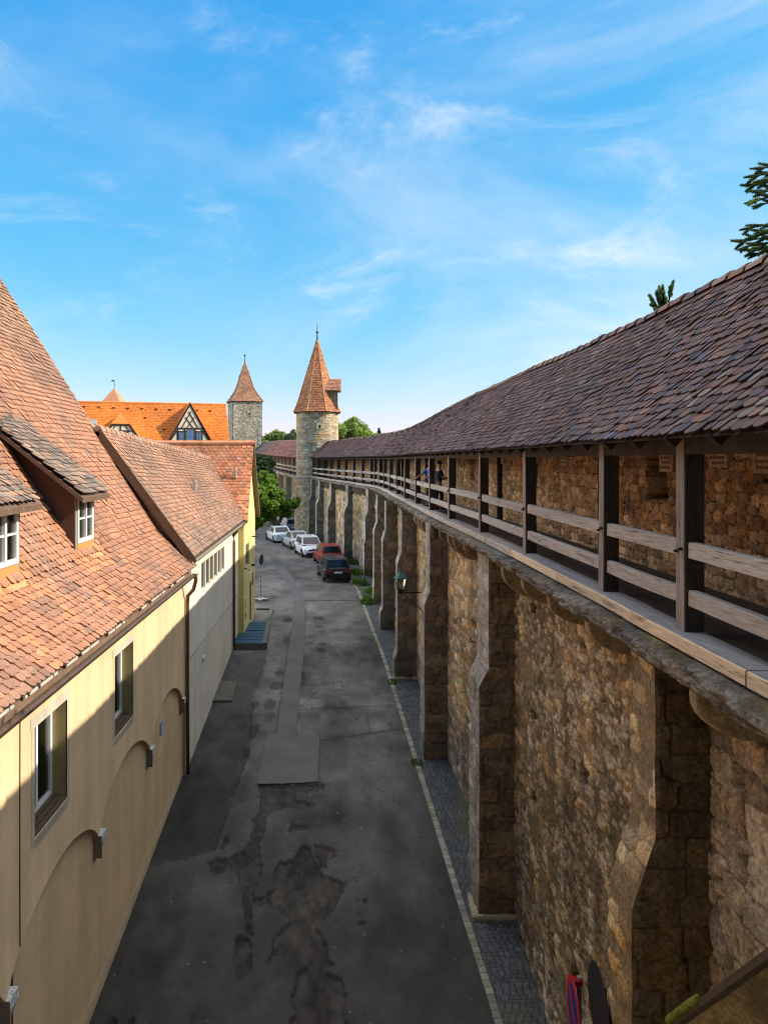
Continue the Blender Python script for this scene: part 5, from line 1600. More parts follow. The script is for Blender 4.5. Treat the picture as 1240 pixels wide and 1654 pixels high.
def barn():
    sn = .26; cs = math.sqrt(1 - sn * sn)
    t = thing('tithe_barn', 'big half-timbered barn with a bright orange tile roof and two timbered gable dormers', 'building', (-30, 92, G(90)))
    R0 = np.array([-14.3, 95.0]); e1 = np.array([-cs, -sn]); pp = np.array([sn, -cs])        # along the ridge to the left, towards the camera
    RZ = 7.05; TAN = 1.22
    def q(k, f, z):
        k = np.asarray(k, float); f = np.asarray(f, float)
        return np.stack([R0[0] + e1[0] * k + pp[0] * f, R0[1] + e1[1] * k + pp[1] * f, np.broadcast_to(z, np.broadcast(k, f).shape) * 1.0], -1)
    Ln = 30.0; DP = 8.4
    mb = MB()
    def rz(f):
        return RZ - f * TAN
    wl = (.55, .45, .30)
    mb.add([q(.2, -DP, rz(DP)), q(.2, DP, rz(DP)), q(.2, DP, -9), q(.2, -DP, -9), q(.2, 0, RZ - .1)], [(0, 3, 2, 1, 4)], wl)
    mb.add([q(0, DP - .3, rz(DP)), q(Ln, DP - .3, rz(DP)), q(Ln, DP - .3, -9), q(0, DP - .3, -9)], [(0, 1, 2, 3)], wl)
    mb.build('wall', M['plaster'], t)
    rb = MB()
    rb.add([q(0, 0, RZ), q(Ln, 0, RZ), q(Ln, DP, rz(DP)), q(0, DP, rz(DP))], [(0, 1, 2, 3)], (.2, .08, .03))
    rb.add([q(0, 0, RZ), q(Ln, 0, RZ), q(Ln, -DP, rz(DP)), q(0, -DP, rz(DP))], [(0, 1, 2, 3)], (.4, .15, .05))
    rf = rb.build('roof', M['tile_far'], t)
    hyp = math.hypot(1, TAN)
    def Pf(s, tt):
        f = DP - np.asarray(tt, float) / hyp
        return q(s, f, rz(f))
    tb = MB()
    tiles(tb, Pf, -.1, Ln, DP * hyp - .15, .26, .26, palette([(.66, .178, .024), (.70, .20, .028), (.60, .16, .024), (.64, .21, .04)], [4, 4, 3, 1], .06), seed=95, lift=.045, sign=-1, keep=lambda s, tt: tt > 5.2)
    rt = MB()
    for k in np.arange(0, Ln, .42):
        rt.tube([tuple(q(k, 0, RZ + .0)), tuple(q(k + .45, 0, RZ + .0))], [.13, .11], 8, np.array((.56, .21, .06)) * random.uniform(.85, 1.1))
    tb.build('roof_tiles', M['tile_far'], rf); rt.build('ridge_tiles', M['tile_far'], rf)
    def at(x, y, f):            # photo pixel -> (k, z) on the vertical plane f in front of the ridge
        a = (x - CX) / F
        # (X0 + e1x k) = a (Y0 + e1y k)
        X0, Y0 = R0 + pp * f
        k = (a * Y0 - X0) / (e1[0] - a * e1[1])
        Y = Y0 + e1[1] * k
        return k, -(y - CY) * Y / F
    for px_, py_ in [(137, 656), (161, 657), (184, 658), (207, 659), (230, 659), (253, 660), (275, 661), (319, 662), (340, 663), (235, 674), (265, 693)]:
        k, z = at(px_, py_, 1.2); f = (RZ - z) / TAN; k, z = at(px_, py_, f)
        p = q(k, f, z)
        b = MB(); b.prism([q(k - .15, f - .1, z + .10), q(k + .15, f - .1, z + .10), q(k + .15, f + .25, z + .02), q(k - .15, f + .25, z + .02)], (0, 0, -.10), (.42, .13, .03))
        b.prism([q(k - .12, f + .252, z + .01), q(k + .12, f + .252, z + .01), q(k + .12, f + .255, z - .09), q(k - .12, f + .255, z - .09)], tuple(np.append(pp, 0) * .01), (.03, .02, .02))
        b.build('roof_vent', M['tile_far'], rf)
    k, z = at(151, 681, 4.0)
    b = MB(); b.prism([q(k - .35, 3.6, z - .7), q(k + .35, 3.6, z - .7), q(k + .35, 4.3, z - .7), q(k - .35, 4.3, z - .7)], (0, 0, .95), (.55, .55, .55)); b.build('roof_hatch', M['paint'], rf)
    cream = (.80, .68, .48); tim = (.045, .03, .024)
    def dormer(xc, ya, x0, x1, yb, f, hip=None):
        ka, za = at(xc, ya, f)
        k0, zb = at(x1, yb, f); k1, _ = at(x0, yb, f)       # k grows to the left
        zb -= .9; sl = (za - at(xc, yb, f)[1]) / ((k1 - k0) / 2)
        hw = (za - zb) / sl
        kc = ka
        d = MB()
        front = [q(kc - hw, f, zb), q(kc + hw, f, zb), q(kc, f, za)]
        zh = None
        if hip is not None:
            zh = at(xc, hip, f)[1]; hh = (za - zh) / sl
            front = [q(kc - hw, f, zb), q(kc + hw, f, zb), q(kc + hh, f, zh), q(kc - hh, f, zh)]
        d.prism(front, tuple(np.append(-pp, 0) * .2), cream)
        dm = d.build('dormer', M['plaster'], t)
        fb = (RZ - za) / TAN - .3
        r_ = MB(); ov = .08
        for sg in (-1, 1):
            lo_f = (RZ - zb) / TAN
            if zh is None:
                pts = [q(kc, f + ov, za + .12), q(kc, fb, za + .12), q(kc + sg * (hw + .3), lo_f + 0, zb - .25), q(kc + sg * (hw + .3), f + ov, zb - .25)]
            else:
                pts = [q(kc, f - .9, za + .12), q(kc, fb, za + .12), q(kc + sg * (hw + .3), lo_f, zb - .25), q(kc + sg * (hw + .3), f + ov, zb - .25), q(kc + sg * (hh + .12), f + ov, zh + .05)]
            r_.prism(pts, (0, 0, .12), (.60, .195, .035))
        if zh is not None:
            r_.prism([q(kc + hh + .14, f + ov, zh + .06), q(kc - hh - .14, f + ov, zh + .06), q(kc, f - .9, za + .14)], (0, 0, .08), (.64, .21, .04))
        r_.build('dormer_roof', M['tile_far'], dm)
        tb_ = MB(); fo = f + .02
        def bar(ka_, za_, kb_, zb_, w=.2):
            w = w * .72
            a = np.array(q(ka_, fo, za_)); b_ = np.array(q(kb_, fo, zb_))
            tb_.beam(tuple(a), tuple(b_), w, .07, tim, up=(pp[0], pp[1], 0))
        def hwz(z):
            return (za - z) / sl
        return dict(dm=dm, bar=bar, hwz=hwz, kc=kc, za=za, zb=zb, tb=tb_, sl=sl, zh=zh, f=f, fo=fo)
    D = dormer(307, 652, 277, 340, 709, 4.2)
    z1 = at(307, 692, 4.2)[1]; z2 = at(307, 697, 4.2)[1]; z3 = at(307, 709, 4.2)[1]
    bar, hz, kc, za = D['bar'], D['hwz'], D['kc'], D['za']
    for sg in (-1, 1):
        bar(kc, za - .05, kc + sg * hz(D['zb']), D['zb'], .28)
        for q0, q1 in ((.10, .85), (.38, .95)):
            zA = za - (za - z1) * q0; zB = z1
            kA = kc - sg * hz(zA) * .85
            bar(kA, za - (za - z1) * (.32 if q0 < .2 else .55), kc + sg * hz(z1) * (.62 if q0 < .2 else .25), z1, .14)
        bar(kc + sg * .62, z1, kc + sg * .62, D['zb'], .2)
        bar(kc + sg * 1.45, z1, kc + sg * 1.45, D['zb'], .2)
        bar(kc + sg * 1.55, z2, kc + sg * hz(D['zb']) * .92, D['zb'] + .2, .16)
    bar(kc - hz(z1) * .95, z1, kc + hz(z1) * .95, z1, .22)
    bar(kc - hz(z2) * .95, z2, kc + hz(z2) * .95, z2, .16)
    D['tb'].build('timber_frame', M['wood_plain'], D['dm'])
    for k0 in (-1.04, 0, 1.04):
        w = MB(); hw = .48 if k0 == 0 else .34; zz0, zz1 = z3 - .7, (z1 - .15 if k0 == 0 else z2 - .12)
        def slab(a, b, c, d, off, th, col):
            w.prism([q(kc + a, D['fo'] + off, c), q(kc + b, D['fo'] + off, c), q(kc + b, D['fo'] + off, d), q(kc + a, D['fo'] + off, d)], tuple(np.append(pp, 0) * th), col)
        slab(k0 - hw, k0 + hw, zz0, zz1, .05, .03, (.10, .08, .06))
        wf = w.build('window', M['wood_plain'], D['dm'])
        w = MB()
        for a in (-hw + .08, .03):
            for b_ in (0, 1):
                zm = (zz0 + zz1) / 2
                slab(k0 + a, k0 + a + hw - .11, zm + .03 if b_ else zz0 + .06, zz1 - .08 if b_ else zm - .03, .085, .01, (.10, .20, .36))
        w.build('pane', M['paint'], wf)  # sky reflection painted as flat blue
    D = dormer(195, 668, 164, 224, 709, 4.6, hip=686)
    bar, hz, kc, za = D['bar'], D['hwz'], D['kc'], D['za']; zh = D['zh']
    z1 = at(195, 696, 4.6)[1]
    for sg in (-1, 1):
        bar(kc + sg * hz(zh), zh, kc + sg * hz(D['zb']), D['zb'], .26)
        bar(kc + sg * .5, zh, kc + sg * 1.0, z1, .14)
        bar(kc + sg * .85, z1, kc + sg * .85, D['zb'], .18); bar(kc + sg * 1.0, D['zb'] + .9, kc + sg * hz(D['zb'] + .9), D['zb'] + .9, .14)
    bar(kc, zh, kc, z1, .18); bar(kc - hz(z1), z1, kc + hz(z1), z1, .2); bar(kc - hz(zh), zh - .06, kc + hz(zh), zh - .06, .2)
    D['tb'].build('timber_frame', M['wood_plain'], D['dm'])
    w = MB(); w.prism([q(kc - .7, D['fo'] + .03, z1 - 1.6), q(kc + .7, D['fo'] + .03, z1 - 1.6), q(kc + .7, D['fo'] + .03, z1 - .15), q(kc - .7, D['fo'] + .03, z1 - .15)], tuple(np.append(pp, 0) * .03), (.35, .30, .27))
    w.build('window', M['glass'], D['dm'])
barn()

def turret():
    p = onY(185, 646, 112.0); cx, cy = p[0], 112.0
    t = thing('pointed_turret', 'small pyramid roofed turret with weather vane poking above the orange barn ridge', 'turret', (cx, cy, G(112)))
    z0 = p[2]
    MB().box(cx - 1.3, cx + 1.3, cy - 1.3, cy + 1.3, -9, z0 - .4, (.5, .42, .3)).build('wall', M['plaster'], t)
    MB().lathe([(2.1, z0 - .5), (.05, z0 + 1.75)], (cx, cy, 0), 4, (.55, .24, .12), R(38)).build('roof', M['tile_far'], t)
    v = MB().tube([(cx, cy, z0 + 1.6), (cx, cy, z0 + 3.0)], .035, 6, (.08, .08, .08)); v.lathe([(0, z0 + 2.2), (.12, z0 + 2.3), (0, z0 + 2.4)], (cx, cy, 0), 8, (.1, .1, .1))
    v.box(cx - .42, cx - .02, cy - .015, cy + .015, z0 + 2.78, z0 + 2.98, (.08, .08, .08)); v.build('weather_vane', M['metal'], t)
turret()

# ------------------------------------------------------------------ cars
def make_car(name, label, loc, heading, col, L=4.0, Wd=1.76, H=1.48, kind='hatch', front_rails=False, group='cars parked along the wall'):
    """car in local axes: +Y forward, X to the right; heading: degrees counter-clockwise from +Y"""
    t = thing(name, label, 'car', loc, R(heading), group)
    paint = carpaint('car_paint', col)
    hl = L / 2; hw = Wd / 2
    belt = H * .60
    if kind == 'hatch':
        st = [(-hl, .38, .60, .80), (-hl + .06, .26, belt * .98, .93), (-hl + .35, .20, belt, 1.0), (0, .17, belt - .01, 1.0), (hl - 1.15, .18, belt - .05, 1.0), (hl - .55, .20, belt - .14, .97), (hl - .14, .22, belt - .25, .88), (hl, .34, .56, .72)]
        cab = [(-hl + .10, 0.0), (-hl + .42, 1.0), (.42, 1.0), (1.02 if L > 3.9 else .95, 0.0)]
    elif kind == 'sedan':
        st = [(-hl, .40, .66, .82), (-hl + .07, .26, belt - .02, .92), (-hl + .5, .20, belt + .01, 1.0), (0, .17, belt - .01, 1.0), (hl - 1.2, .18, belt - .05, 1.0), (hl - .55, .20, belt - .14, .97), (hl - .14, .22, belt - .25, .88), (hl, .34, .56, .72)]
        cab = [(-hl + .55, 0.0), (-hl + 1.35, 1.0), (.28, 1.0), (1.05, 0.0)]
    else:  # suv / estate
        st = [(-hl, .42, .70, .84), (-hl + .06, .30, belt, .94), (-hl + .35, .24, belt + .02, 1.0), (0, .22, belt, 1.0), (hl - 1.1, .22, belt - .04, 1.0), (hl - .5, .24, belt - .12, .97), (hl - .12, .26, belt - .24, .88), (hl, .38, .62, .72)]
        cab = [(-hl + .06, 0.0), (-hl + .30, 1.0), (.45, 1.0), (1.05, 0.0)]
    rows = []
    for y, zl, zb, k in st:
        w = hw * k
        q = [(-w * .90, zl), (-w * .98, zl + .10), (-w, (zl + zb) / 2), (-w * .985, zb - .10), (-w * .90, zb), (-w * .45, zb + .035), (0, zb + .045)]
        q = q + [(-a, b) for a, b in q[-2::-1]]
        rows.append([(a, y, b) for a, b in q])
    P = np.array(rows)
    mb = MB(); mb.grid(P)
    n = P.shape[1]
    mb.add(P[0], [tuple(range(n))]); mb.add(P[-1], [tuple(range(n))[::-1]])
    mb.add([P[0][0], P[0][-1], P[-1][-1], P[-1][0]], [(0, 1, 2, 3)])
    # roof and pillars
    zb = belt + .01; wb = hw * .90; wr = hw * .70
    c4 = []
    for y, f in cab:
        w = wb + (wr - wb) * f; z = zb + (H - .02 - zb) * f
        c4.append((y, w, z))
    v = []
    for y, w, z in c4:
        v += [(-w, y, z), (w, y, z)]
    mid = [(0, c4[1][0] + .05, H), (0, c4[2][0] - .05, H)]
    v += mid
    mb.add(v, [(0, 1, 3, 2), (4, 5, 7, 6), (2, 0, 6, 4), (1, 3, 5, 7), (2, 3, 8), (4, 9, 5), (2, 8, 9, 4), (3, 5, 9, 8)])
    body = mb.build('body', paint, t, local=True)
    bv = body.modifiers.new('bevel', 'BEVEL'); bv.width = .05; bv.segments = 2; bv.limit_method = 'ANGLE'; bv.angle_limit = R(28)
    def lerp(a, b, k):
        return np.array(a) * (1 - k) + np.array(b) * k
    def panel(A, B, C, D, i0, i1, j0, j1, off, mt, nm, par=t):
        """panel inside the quad A B C D (A-B bottom edge, D-C top edge), moved out by off"""
        A, B, C, D = map(np.array, (A, B, C, D))
        nrm = np.cross(B - A, D - A); nrm = nrm / np.linalg.norm(nrm)
        ctr = (A + B + C + D) / 4
        if np.dot(nrm, ctr - np.array([0, 0, .6])) < 0:
            nrm = -nrm
        def at(i, j):
            return lerp(lerp(A, B, i), lerp(D, C, i), j) + nrm * off
        q = [at(i0, j0), at(i1, j0), at(i1, j1), at(i0, j1)]
        m_ = MB(); m_.prism(q, tuple(nrm * .006)); return m_.build(nm, mt, par, local=True)
    v = [np.array(q) for q in v]
    gl = M['car_glass']
    panel(v[0], v[1], v[3], v[2], .08, .92, .16, .93, .012, gl, 'rear_window')
    panel(v[7], v[6], v[4], v[5], .06, .94, .10, .94, .012, gl, 'windscreen')
    for s in (0, 1):
        a, b, c, d = v[0 + s], v[6 + s], v[4 + s], v[2 + s]
        panel(a, b, c, d, .14, .48, .12, .88, .012, gl, 'side_window')
        panel(a, b, c, d, .52, .90, .12, .88, .012, gl, 'side_window')
    red = plain('tail_light', (.45, .015, .012), .25); wh = plain('head_light', (.62, .66, .70), .12); blk = M['rubber']
    for s in (-1, 1):
        MB().prism([(s * hw * .97, -hl + .12, belt - .30), (s * hw * .97, -hl + .12, belt - .06), (s * hw * .55, -hl - .012, belt - .09), (s * hw * .55, -hl - .012, belt - .26)], (0, .06, 0)).build('tail_light', red, t, local=True)
        MB().prism([(s * hw * .90, hl - .10, belt - .40), (s * hw * .88, hl - .16, belt - .24), (s * hw * .44, hl - .00, belt - .30), (s * hw * .46, hl + .012, belt - .40)], (0, -.05, 0)).build('headlight', wh, t, local=True)
        MB().prism([(s * (hw - .02), .62, belt - .02), (s * (hw + .16), .58, belt + .0), (s * (hw + .16), .62, belt + .14), (s * (hw - .02), .66, belt + .10)], (0, .10, 0)).build('wing_mirror', paint if sum(col) > .1 else blk, t, local=True)
    MB().box(-hw * .84, hw * .84, -hl - .005, -hl + .3, .24, .42).build('rear_bumper', blk if kind != 'sedan' else paint, t, local=True)
    g = MB().prism([(-hw * .55, hl + .008, belt - .36), (hw * .55, hl + .008, belt - .36), (hw * .52, hl + .008, belt - .26), (-hw * .52, hl + .008, belt - .26)], (0, -.05, 0)); g.box(-hw * .62, hw * .62, hl - .15, hl + .006, .26, .36)
    g.build('grille', blk, t, local=True)
    pl = plain('number_plate', (.72, .72, .70), .4)
    for yy_, z in ((-hl - .018, belt - .26), (hl + .012, .44)):
        p = MB().box(-.26, .26, yy_ - .006, yy_ + .02, z - .055, z + .055).build('number_plate', pl, t, local=True)
    for s in (-1, 1):
        for y in (-hl + .72, hl - .80):
            w = MB(); r_ = .315 if kind != 'suv' else .345
            pr = [(.10, -.10), (r_ - .03, -.10), (r_, -.06), (r_, .06), (r_ - .03, .10), (.10, .10)]
            vv = []; nn_ = 20
            for rr, xx in pr:
                for k in range(nn_):
                    a_ = 2 * math.pi * k / nn_
                    vv.append((s * (hw - .09) + xx * s, y + rr * math.cos(a_), r_ + rr * math.sin(a_)))
            w.add(vv, [(i * nn_ + k, i * nn_ + (k + 1) % nn_, (i + 1) * nn_ + (k + 1) % nn_, (i + 1) * nn_ + k) for i in range(len(pr) - 1) for k in range(nn_)])
            wo_ = w.build('wheel', M['rubber'], t, local=True)
            rim = MB(); xr = s * (hw + .012)
            rim.add([(xr, y, r_)] + [(xr - s * .01, y + r_ * .66 * math.cos(2 * math.pi * k / 20), r_ + r_ * .66 * math.sin(2 * math.pi * k / 20)) for k in range(20)],
                    [(0, 1 + k, 1 + (k + 1) % 20) for k in range(20)], (.35, .36, .37))
            rim.build('rim', M['metal'], wo_, local=True)
            ar = MB(); xa = s * (hw + .002)
            ar.add([(xa, y + (r_ + .07) * math.cos(math.pi * k / 12), r_ + (r_ + .07) * math.sin(math.pi * k / 12)) for k in range(13)], [tuple(range(13))])
            ar.build('wheel_arch', M['rubber'], t, local=True)
    if front_rails:
        for s in (-1, 1):
            MB().tube([(s * wr * .9, c4[1][0] + .2, H + .02), (s * wr * .92, 0, H + .06), (s * wr * .9, c4[2][0] - .1, H + .02)], .02, 6, (.1, .1, .1)).build('roof_rail', M['metal'], t, local=True)
    return t
def carpos(x, y, back):
    """centre of a car whose nearest end touches the ground at this photo pixel"""
    p = onG(x, y); return p
def park(name, label, px_, py_, heading, flip=False, **kw):
    p = onG(px_, py_); L = kw.get('L', 4.0)
    h = R(heading)
    c = np.array([p[0] - math.sin(h) * L / 2, p[1] + math.cos(h) * L / 2])
    make_car(name, label, (c[0], c[1], G(c[1]) + .01), heading + (180 if flip else 0), **kw)
park('parked_car', 'black hatchback seen from behind, nearest of the cars at the wall', 546, 941, 9, col=(.006, .006, .007), L=4.1, Wd=1.80, H=1.46)
park('parked_car', 'red hatchback parked just beyond the black car', 537, 915, 12, col=(.33, .012, .012), L=3.9, Wd=1.70, H=1.46)
park('parked_car', 'white hatchback facing the camera, beyond the red car', 508, 901, 15, flip=True, col=(.72, .74, .76), L=4.05, Wd=1.80, H=1.50)
park('parked_car', 'silver saloon parked between two white cars', 488, 888, 17, col=(.42, .44, .46), L=4.5, Wd=1.78, H=1.44, kind='sedan')
park('parked_car', 'white saloon with dark tail strip standing out in the lane', 459, 877, 17, col=(.75, .77, .80), L=4.6, Wd=1.85, H=1.44, kind='sedan')
park('parked_car', 'grey estate car partly hidden behind the white saloon', 474, 861, 14, col=(.20, .22, .24), L=4.4, Wd=1.80, H=1.52, kind='suv')
park('parked_car', 'dark brown off-roader under the tree, farthest of the parked cars', 462, 853, 14, col=(.03, .022, .02), L=4.5, Wd=1.85, H=1.66, kind='suv', front_rails=True)

# ------------------------------------------------------------------ trees and plants
def leaves(mb, ctr, rad, n, size, cols, g, shell=.45, droop=0.0):
    d = g.normal(size=(n, 3)); d /= np.linalg.norm(d, axis=1)[:, None]
    r_ = g.random(n) ** shell
    p = np.array(ctr) + d * r_[:, None] * np.array(rad)
    nrm = d * .6 + g.normal(size=(n, 3)) * .6 + np.array([0, 0, .5]); nrm /= np.linalg.norm(nrm, axis=1)[:, None]
    a = np.cross(nrm, g.normal(size=(n, 3))); a /= np.linalg.norm(a, axis=1)[:, None]
    b = np.cross(nrm, a)
    s = size * (.6 + .8 * g.random(n))[:, None]
    v = np.stack([p - a * s, p + b * s * .5 + nrm * s * .12, p + a * s, p - b * s * .5 + nrm * s * .12], 1)
    cc = np.array(cols)[g.integers(0, len(cols), n)] * (1 + g.normal(0, .16, (n, 1)))
    cc = np.repeat(np.clip(cc, .004, .6)[:, None], 4, 1)
    mb.add(v.reshape(-1, 3), (np.arange(n) * 4)[:, None] + np.arange(4)[None], cc.reshape(-1, 3))
def broad_tree(label, base, top, clumps, n, size, cols, seed, group=None, trunk_r=.25, cat='tree'):
    g = np.random.default_rng(seed)
    t = thing('broadleaf_tree', label, cat, base, 0, group)
    b = np.array(base, float); tp = np.array(top, float)
    tr = MB(); mid = b * .45 + tp * .55 + np.array([.15, 0, 0])
    tr.tube([tuple(b - (0, 0, .3)), tuple(b * .75 + tp * .25), tuple(mid), tuple(tp)], [trunk_r * 1.3, trunk_r, trunk_r * .7, trunk_r * .25], 10)
    for c, r_ in clumps:
        c = np.array(c)
        st = b + (tp - b) * g.uniform(.35, .8)
        tr.tube([tuple(st), tuple(st * .4 + c * .6 + (0, 0, .15)), tuple(c)], [trunk_r * .45, trunk_r * .25, trunk_r * .08], 6)
    tr.build('trunk', M['bark'], t)
    mb = MB()
    tot = sum(r_ ** 2 for _, r_ in clumps)
    for c, r_ in clumps:
        k = g.uniform(.8, 1.2)
        m = int(n * r_ ** 2 / tot)
        for q in range(5):
            d = g.normal(size=3); d /= np.linalg.norm(d)
            leaves(mb, np.array(c) + d * r_ * .55, (r_ * .55,) * 3, m // 5, size, np.array(cols) * k, g)
    mb.build('crown', M['leaf'], t)
    return t
def at(x, y, Y):
    return tuple(onY(x, y, Y))
g0 = np.random.default_rng(3)
BRIGHT = [(.17, .29, .03), (.13, .24, .03), (.22, .33, .04), (.09, .18, .025)]
cl = []
for x, y, Y, r_ in [(418, 790, 57, .75), (425, 772, 58, .55), (433, 792, 58, .75), (440, 776, 59, .5), (416, 812, 57, .8), (432, 815, 57, .85), (446, 806, 58, .75), (452, 822, 58, .8), (437, 832, 57, .6),
                   (464, 815, 58, .55), (474, 812, 58, .45), (481, 808, 58, .28), (462, 828, 58, .5), (420, 835, 57, .6), (418, 848, 57, .35), (405, 800, 58, 1.1), (400, 820, 58, 1.1), (424, 803, 56, .7), (452, 800, 58, .5)]:
    cl.append((at(x, y, Y), r_))
broad_tree('bright green broadleaf tree overhanging the far end of the lane beside the yellow house', (-7.0, 58, G(58)), (-6.6, 58, -3.0), cl, 15000, .15, BRIGHT, 21)
DARK = [(.020, .045, .016), (.028, .06, .02), (.015, .035, .014), (.035, .07, .022)]
cl = [(at(x, y, Y), r_) for x, y, Y, r_ in [(416, 758, 76, 1.4), (426, 765, 77, 1.3), (432, 755, 78, 1.0), (424, 782, 76, 1.4), (434, 778, 78, 1.0), (412, 775, 76, 1.5), (405, 765, 76, 1.6), (436, 790, 77, 1.0), (418, 795, 76, 1.5)]]
broad_tree('dark green tree in the shade between the bright tree and the far wall', (-9.0, 77, G(77)), (-8.8, 77, -2.5), cl, 9000, .26, DARK, 22)
MID = [(.20, .29, .06), (.24, .34, .07), (.15, .23, .05), (.28, .34, .10)]
far = 'trees growing beyond the town wall'
def far_tree(label, pts, Y, n, size, cols, seed):
    cl = [(at(x, y, Y + (k % 3)), r_) for k, (x, y, r_) in enumerate(pts)]
    bx = sum(c[0][0] for c in cl) / len(cl)
    broad_tree(label, (bx, Y, -8), (bx, Y, cl[0][0][2]), cl, n, size, cols, seed, far, .4)
far_tree('light green feathery tree right of the round tower, behind the gallery roof', [(552, 700, 1.9), (562, 694, 1.7), (572, 692, 1.7), (582, 697, 1.8), (591, 703, 1.6), (556, 710, 2), (575, 708, 2), (596, 708, 1.3)], 112, 7000, .30, MID, 31)
far_tree('yellow green bushy tree peeping over the gallery roof, right of the feathery one', [(585, 705, 1.0), (594, 707, 1.0), (600, 706, .8), (604, 710, .9)], 106, 2200, .26, [(.30, .40, .05), (.24, .34, .05)], 32)
far_tree('yellow green tree between the square tower and the round tower', [(428, 712, 1.6), (436, 709, 1.6), (447, 708, 2.0), (455, 707, 1.8), (462, 712, 1.6), (450, 716, 2)], 185, 3500, .45, [(.28, .34, .10), (.22, .30, .08)], 33)
far_tree('dark green tree touching the left edge of the round tower', [(470, 712, 1.8), (476, 708, 1.9), (474, 702, 1.2), (467, 716, 1.5)], 180, 2500, .42, [(.09, .14, .07), (.11, .16, .08)], 34)
far_tree('olive tree beside the foot of the square tower', [(421, 712, 1.5), (424, 716, 1.6), (427, 718, 1.4)], 190, 1600, .45, [(.16, .18, .06), (.12, .14, .05)], 35)

def needle_shoot(mb, p, d, l, r_, g, c):
    d = np.array(d, float); d /= np.linalg.norm(d); p = np.array(p, float)
    mb.tube([tuple(p), tuple(p + d * l * .5), tuple(p + d * l)], [r_ * .42, r_ * .46, r_ * .20], 6, c)
    n = int(150 * l / .2)
    k = g.random(n); a = np.cross(d, (.3, .2, .9)); a /= np.linalg.norm(a); b = np.cross(d, a)
    th = g.random(n) * 2 * math.pi
    rad = np.cos(th)[:, None] * a + np.sin(th)[:, None] * b
    q = p + d * (k * l)[:, None]
    tip = q + (rad * .8 + d * .7) * (r_ * (1.25 - .5 * k))[:, None]
    sd_ = np.cross(rad, d) * r_ * .16
    mb.add(np.stack([q - sd_, q + sd_, tip], 1).reshape(-1, 3), (np.arange(n) * 3)[:, None] + np.arange(3)[None], np.repeat((np.array(c) * (1 + g.normal(0, .2, (n, 1)))).clip(.003, 1), 3, 0))
SPR = [(.07, .14, .05), (.09, .17, .05), (.055, .11, .055), (.15, .21, .04)]
def spray(mb, p0, p1, g, k=1.0, n=7):
    """a spruce branch from p0 to its tip p1, with side shoots near the tip"""
    p0 = np.array(p0, float); p1 = np.array(p1, float); d = (p1 - p0) / np.linalg.norm(p1 - p0)
    mb.tube([tuple(p0), tuple(p0 * .5 + p1 * .5 + (0, 0, -.04)), tuple(p1)], [.035, .022, .008], 6, (.06, .045, .03))
    up = np.array((0, 0, 1.)); sd_ = np.cross(d, up); sd_ /= np.linalg.norm(sd_)
    for j in range(n):
        u = 1 - .055 * j * k
        q = p0 * (1 - u) + p1 * u
        s = 1 if j % 2 else -1
        dirv = d * .75 + sd_ * s * g.uniform(.2, .6) + up * s * g.uniform(.25, .75)
        needle_shoot(mb, q, dirv, g.uniform(.13, .22) * k, .050 * k, g, SPR[g.integers(0, 4)])
    needle_shoot(mb, p1 - d * .02, d + up * g.uniform(-.2, .3), .18 * k, .050 * k, g, SPR[g.integers(0, 4)])
def spruce(label, base, ztop, tips, seed, inner=True):
    g = np.random.default_rng(seed)
    t = thing('spruce_tree', label, 'spruce', base, 0, None)
    b = np.array(base, float)
    MB().tube([tuple(b - (0, 0, .3)), (b[0], b[1], ztop * .4), (b[0], b[1], ztop)], [.22, .14, .02], 8).build('trunk', M['bark'], t)
    mb = MB()
    for tip, k, n in tips:
        tip = np.array(tip, float)
        spray(mb, (b[0], b[1], tip[2] + .15 * abs(tip[0] - b[0])) if abs(tip[0] - b[0]) > .3 else (b[0], b[1], tip[2] - .5), tip, g, k, n)
    if inner:
        for z in np.arange(-3.0, ztop - .2, .35):
            for a in np.arange(0, 6.28, 1.05):
                a2 = a + g.uniform(-.4, .4); r_ = min(1.55, (ztop - z) * .30 + .3) * g.uniform(.75, 1)
                spray(mb, (b[0], b[1], z), (b[0] + r_ * math.cos(a2), b[1] + r_ * math.sin(a2), z - .1), g, 1.0, 6)
    mb.build('branches', M['leaf'], t)
tips = []
for x, y, k, n in [(1216, 300, 1, 5), (1222, 284, 1, 4), (1230, 272, .9, 4), (1224, 322, 1, 5), (1233, 310, 1.1, 6), (1240, 290, 1.1, 6), (1230, 330, .8, 3),
                   (1201, 390, 1, 6), (1212, 368, .9, 5), (1222, 380, 1.1, 7), (1230, 395, 1.1, 7), (1216, 405, 1, 6), (1238, 372, 1, 5), (1240, 400, 1.2, 7), (1206, 398, .8, 4), (1222, 410, .9, 5)]:
    tips.append((at(x, y, 8.4 + random.uniform(-.25, .25)), k * .85, n))
spruce('tall spruce behind the gallery roof at the right edge, its branch tips reaching in', (7.0, 7.6, -6.5), 4.3, tips, 41)
YS = 17.0
spruce('young spruce whose leader just pokes over the gallery ridge', (at(1075, 470, YS)[0], YS, -6.5), at(1075, 492, YS)[2], [(at(1083, 468, YS), 1.3, 6), (at(1068, 478, YS), 1.4, 7), (at(1056, 491, YS), 1.4, 7), (at(1064, 486, YS), 1.3, 6), (at(1072, 490, YS), 1.3, 6)], 42, False)
p = onY(612, 692, 120)
g1 = np.random.default_rng(9)
t = thing('spruce_tree', 'small far spruce tip standing above the gallery roof bend', 'spruce', (p[0], 120, -8))
mb = MB().tube([(p[0], 120, -8), (p[0], 120, p[2])], [.2, .02], 6); mb.build('trunk', M['bark'], t)
mb = MB()
for k in range(14):
    z = p[2] - .1 - k * .25
    leaves(mb, (p[0], 120, z), (.12 + k * .085, .12 + k * .085, .15), 70, .16, [(.02, .045, .03)], g1)
mb.build('crown', M['leaf'], t)

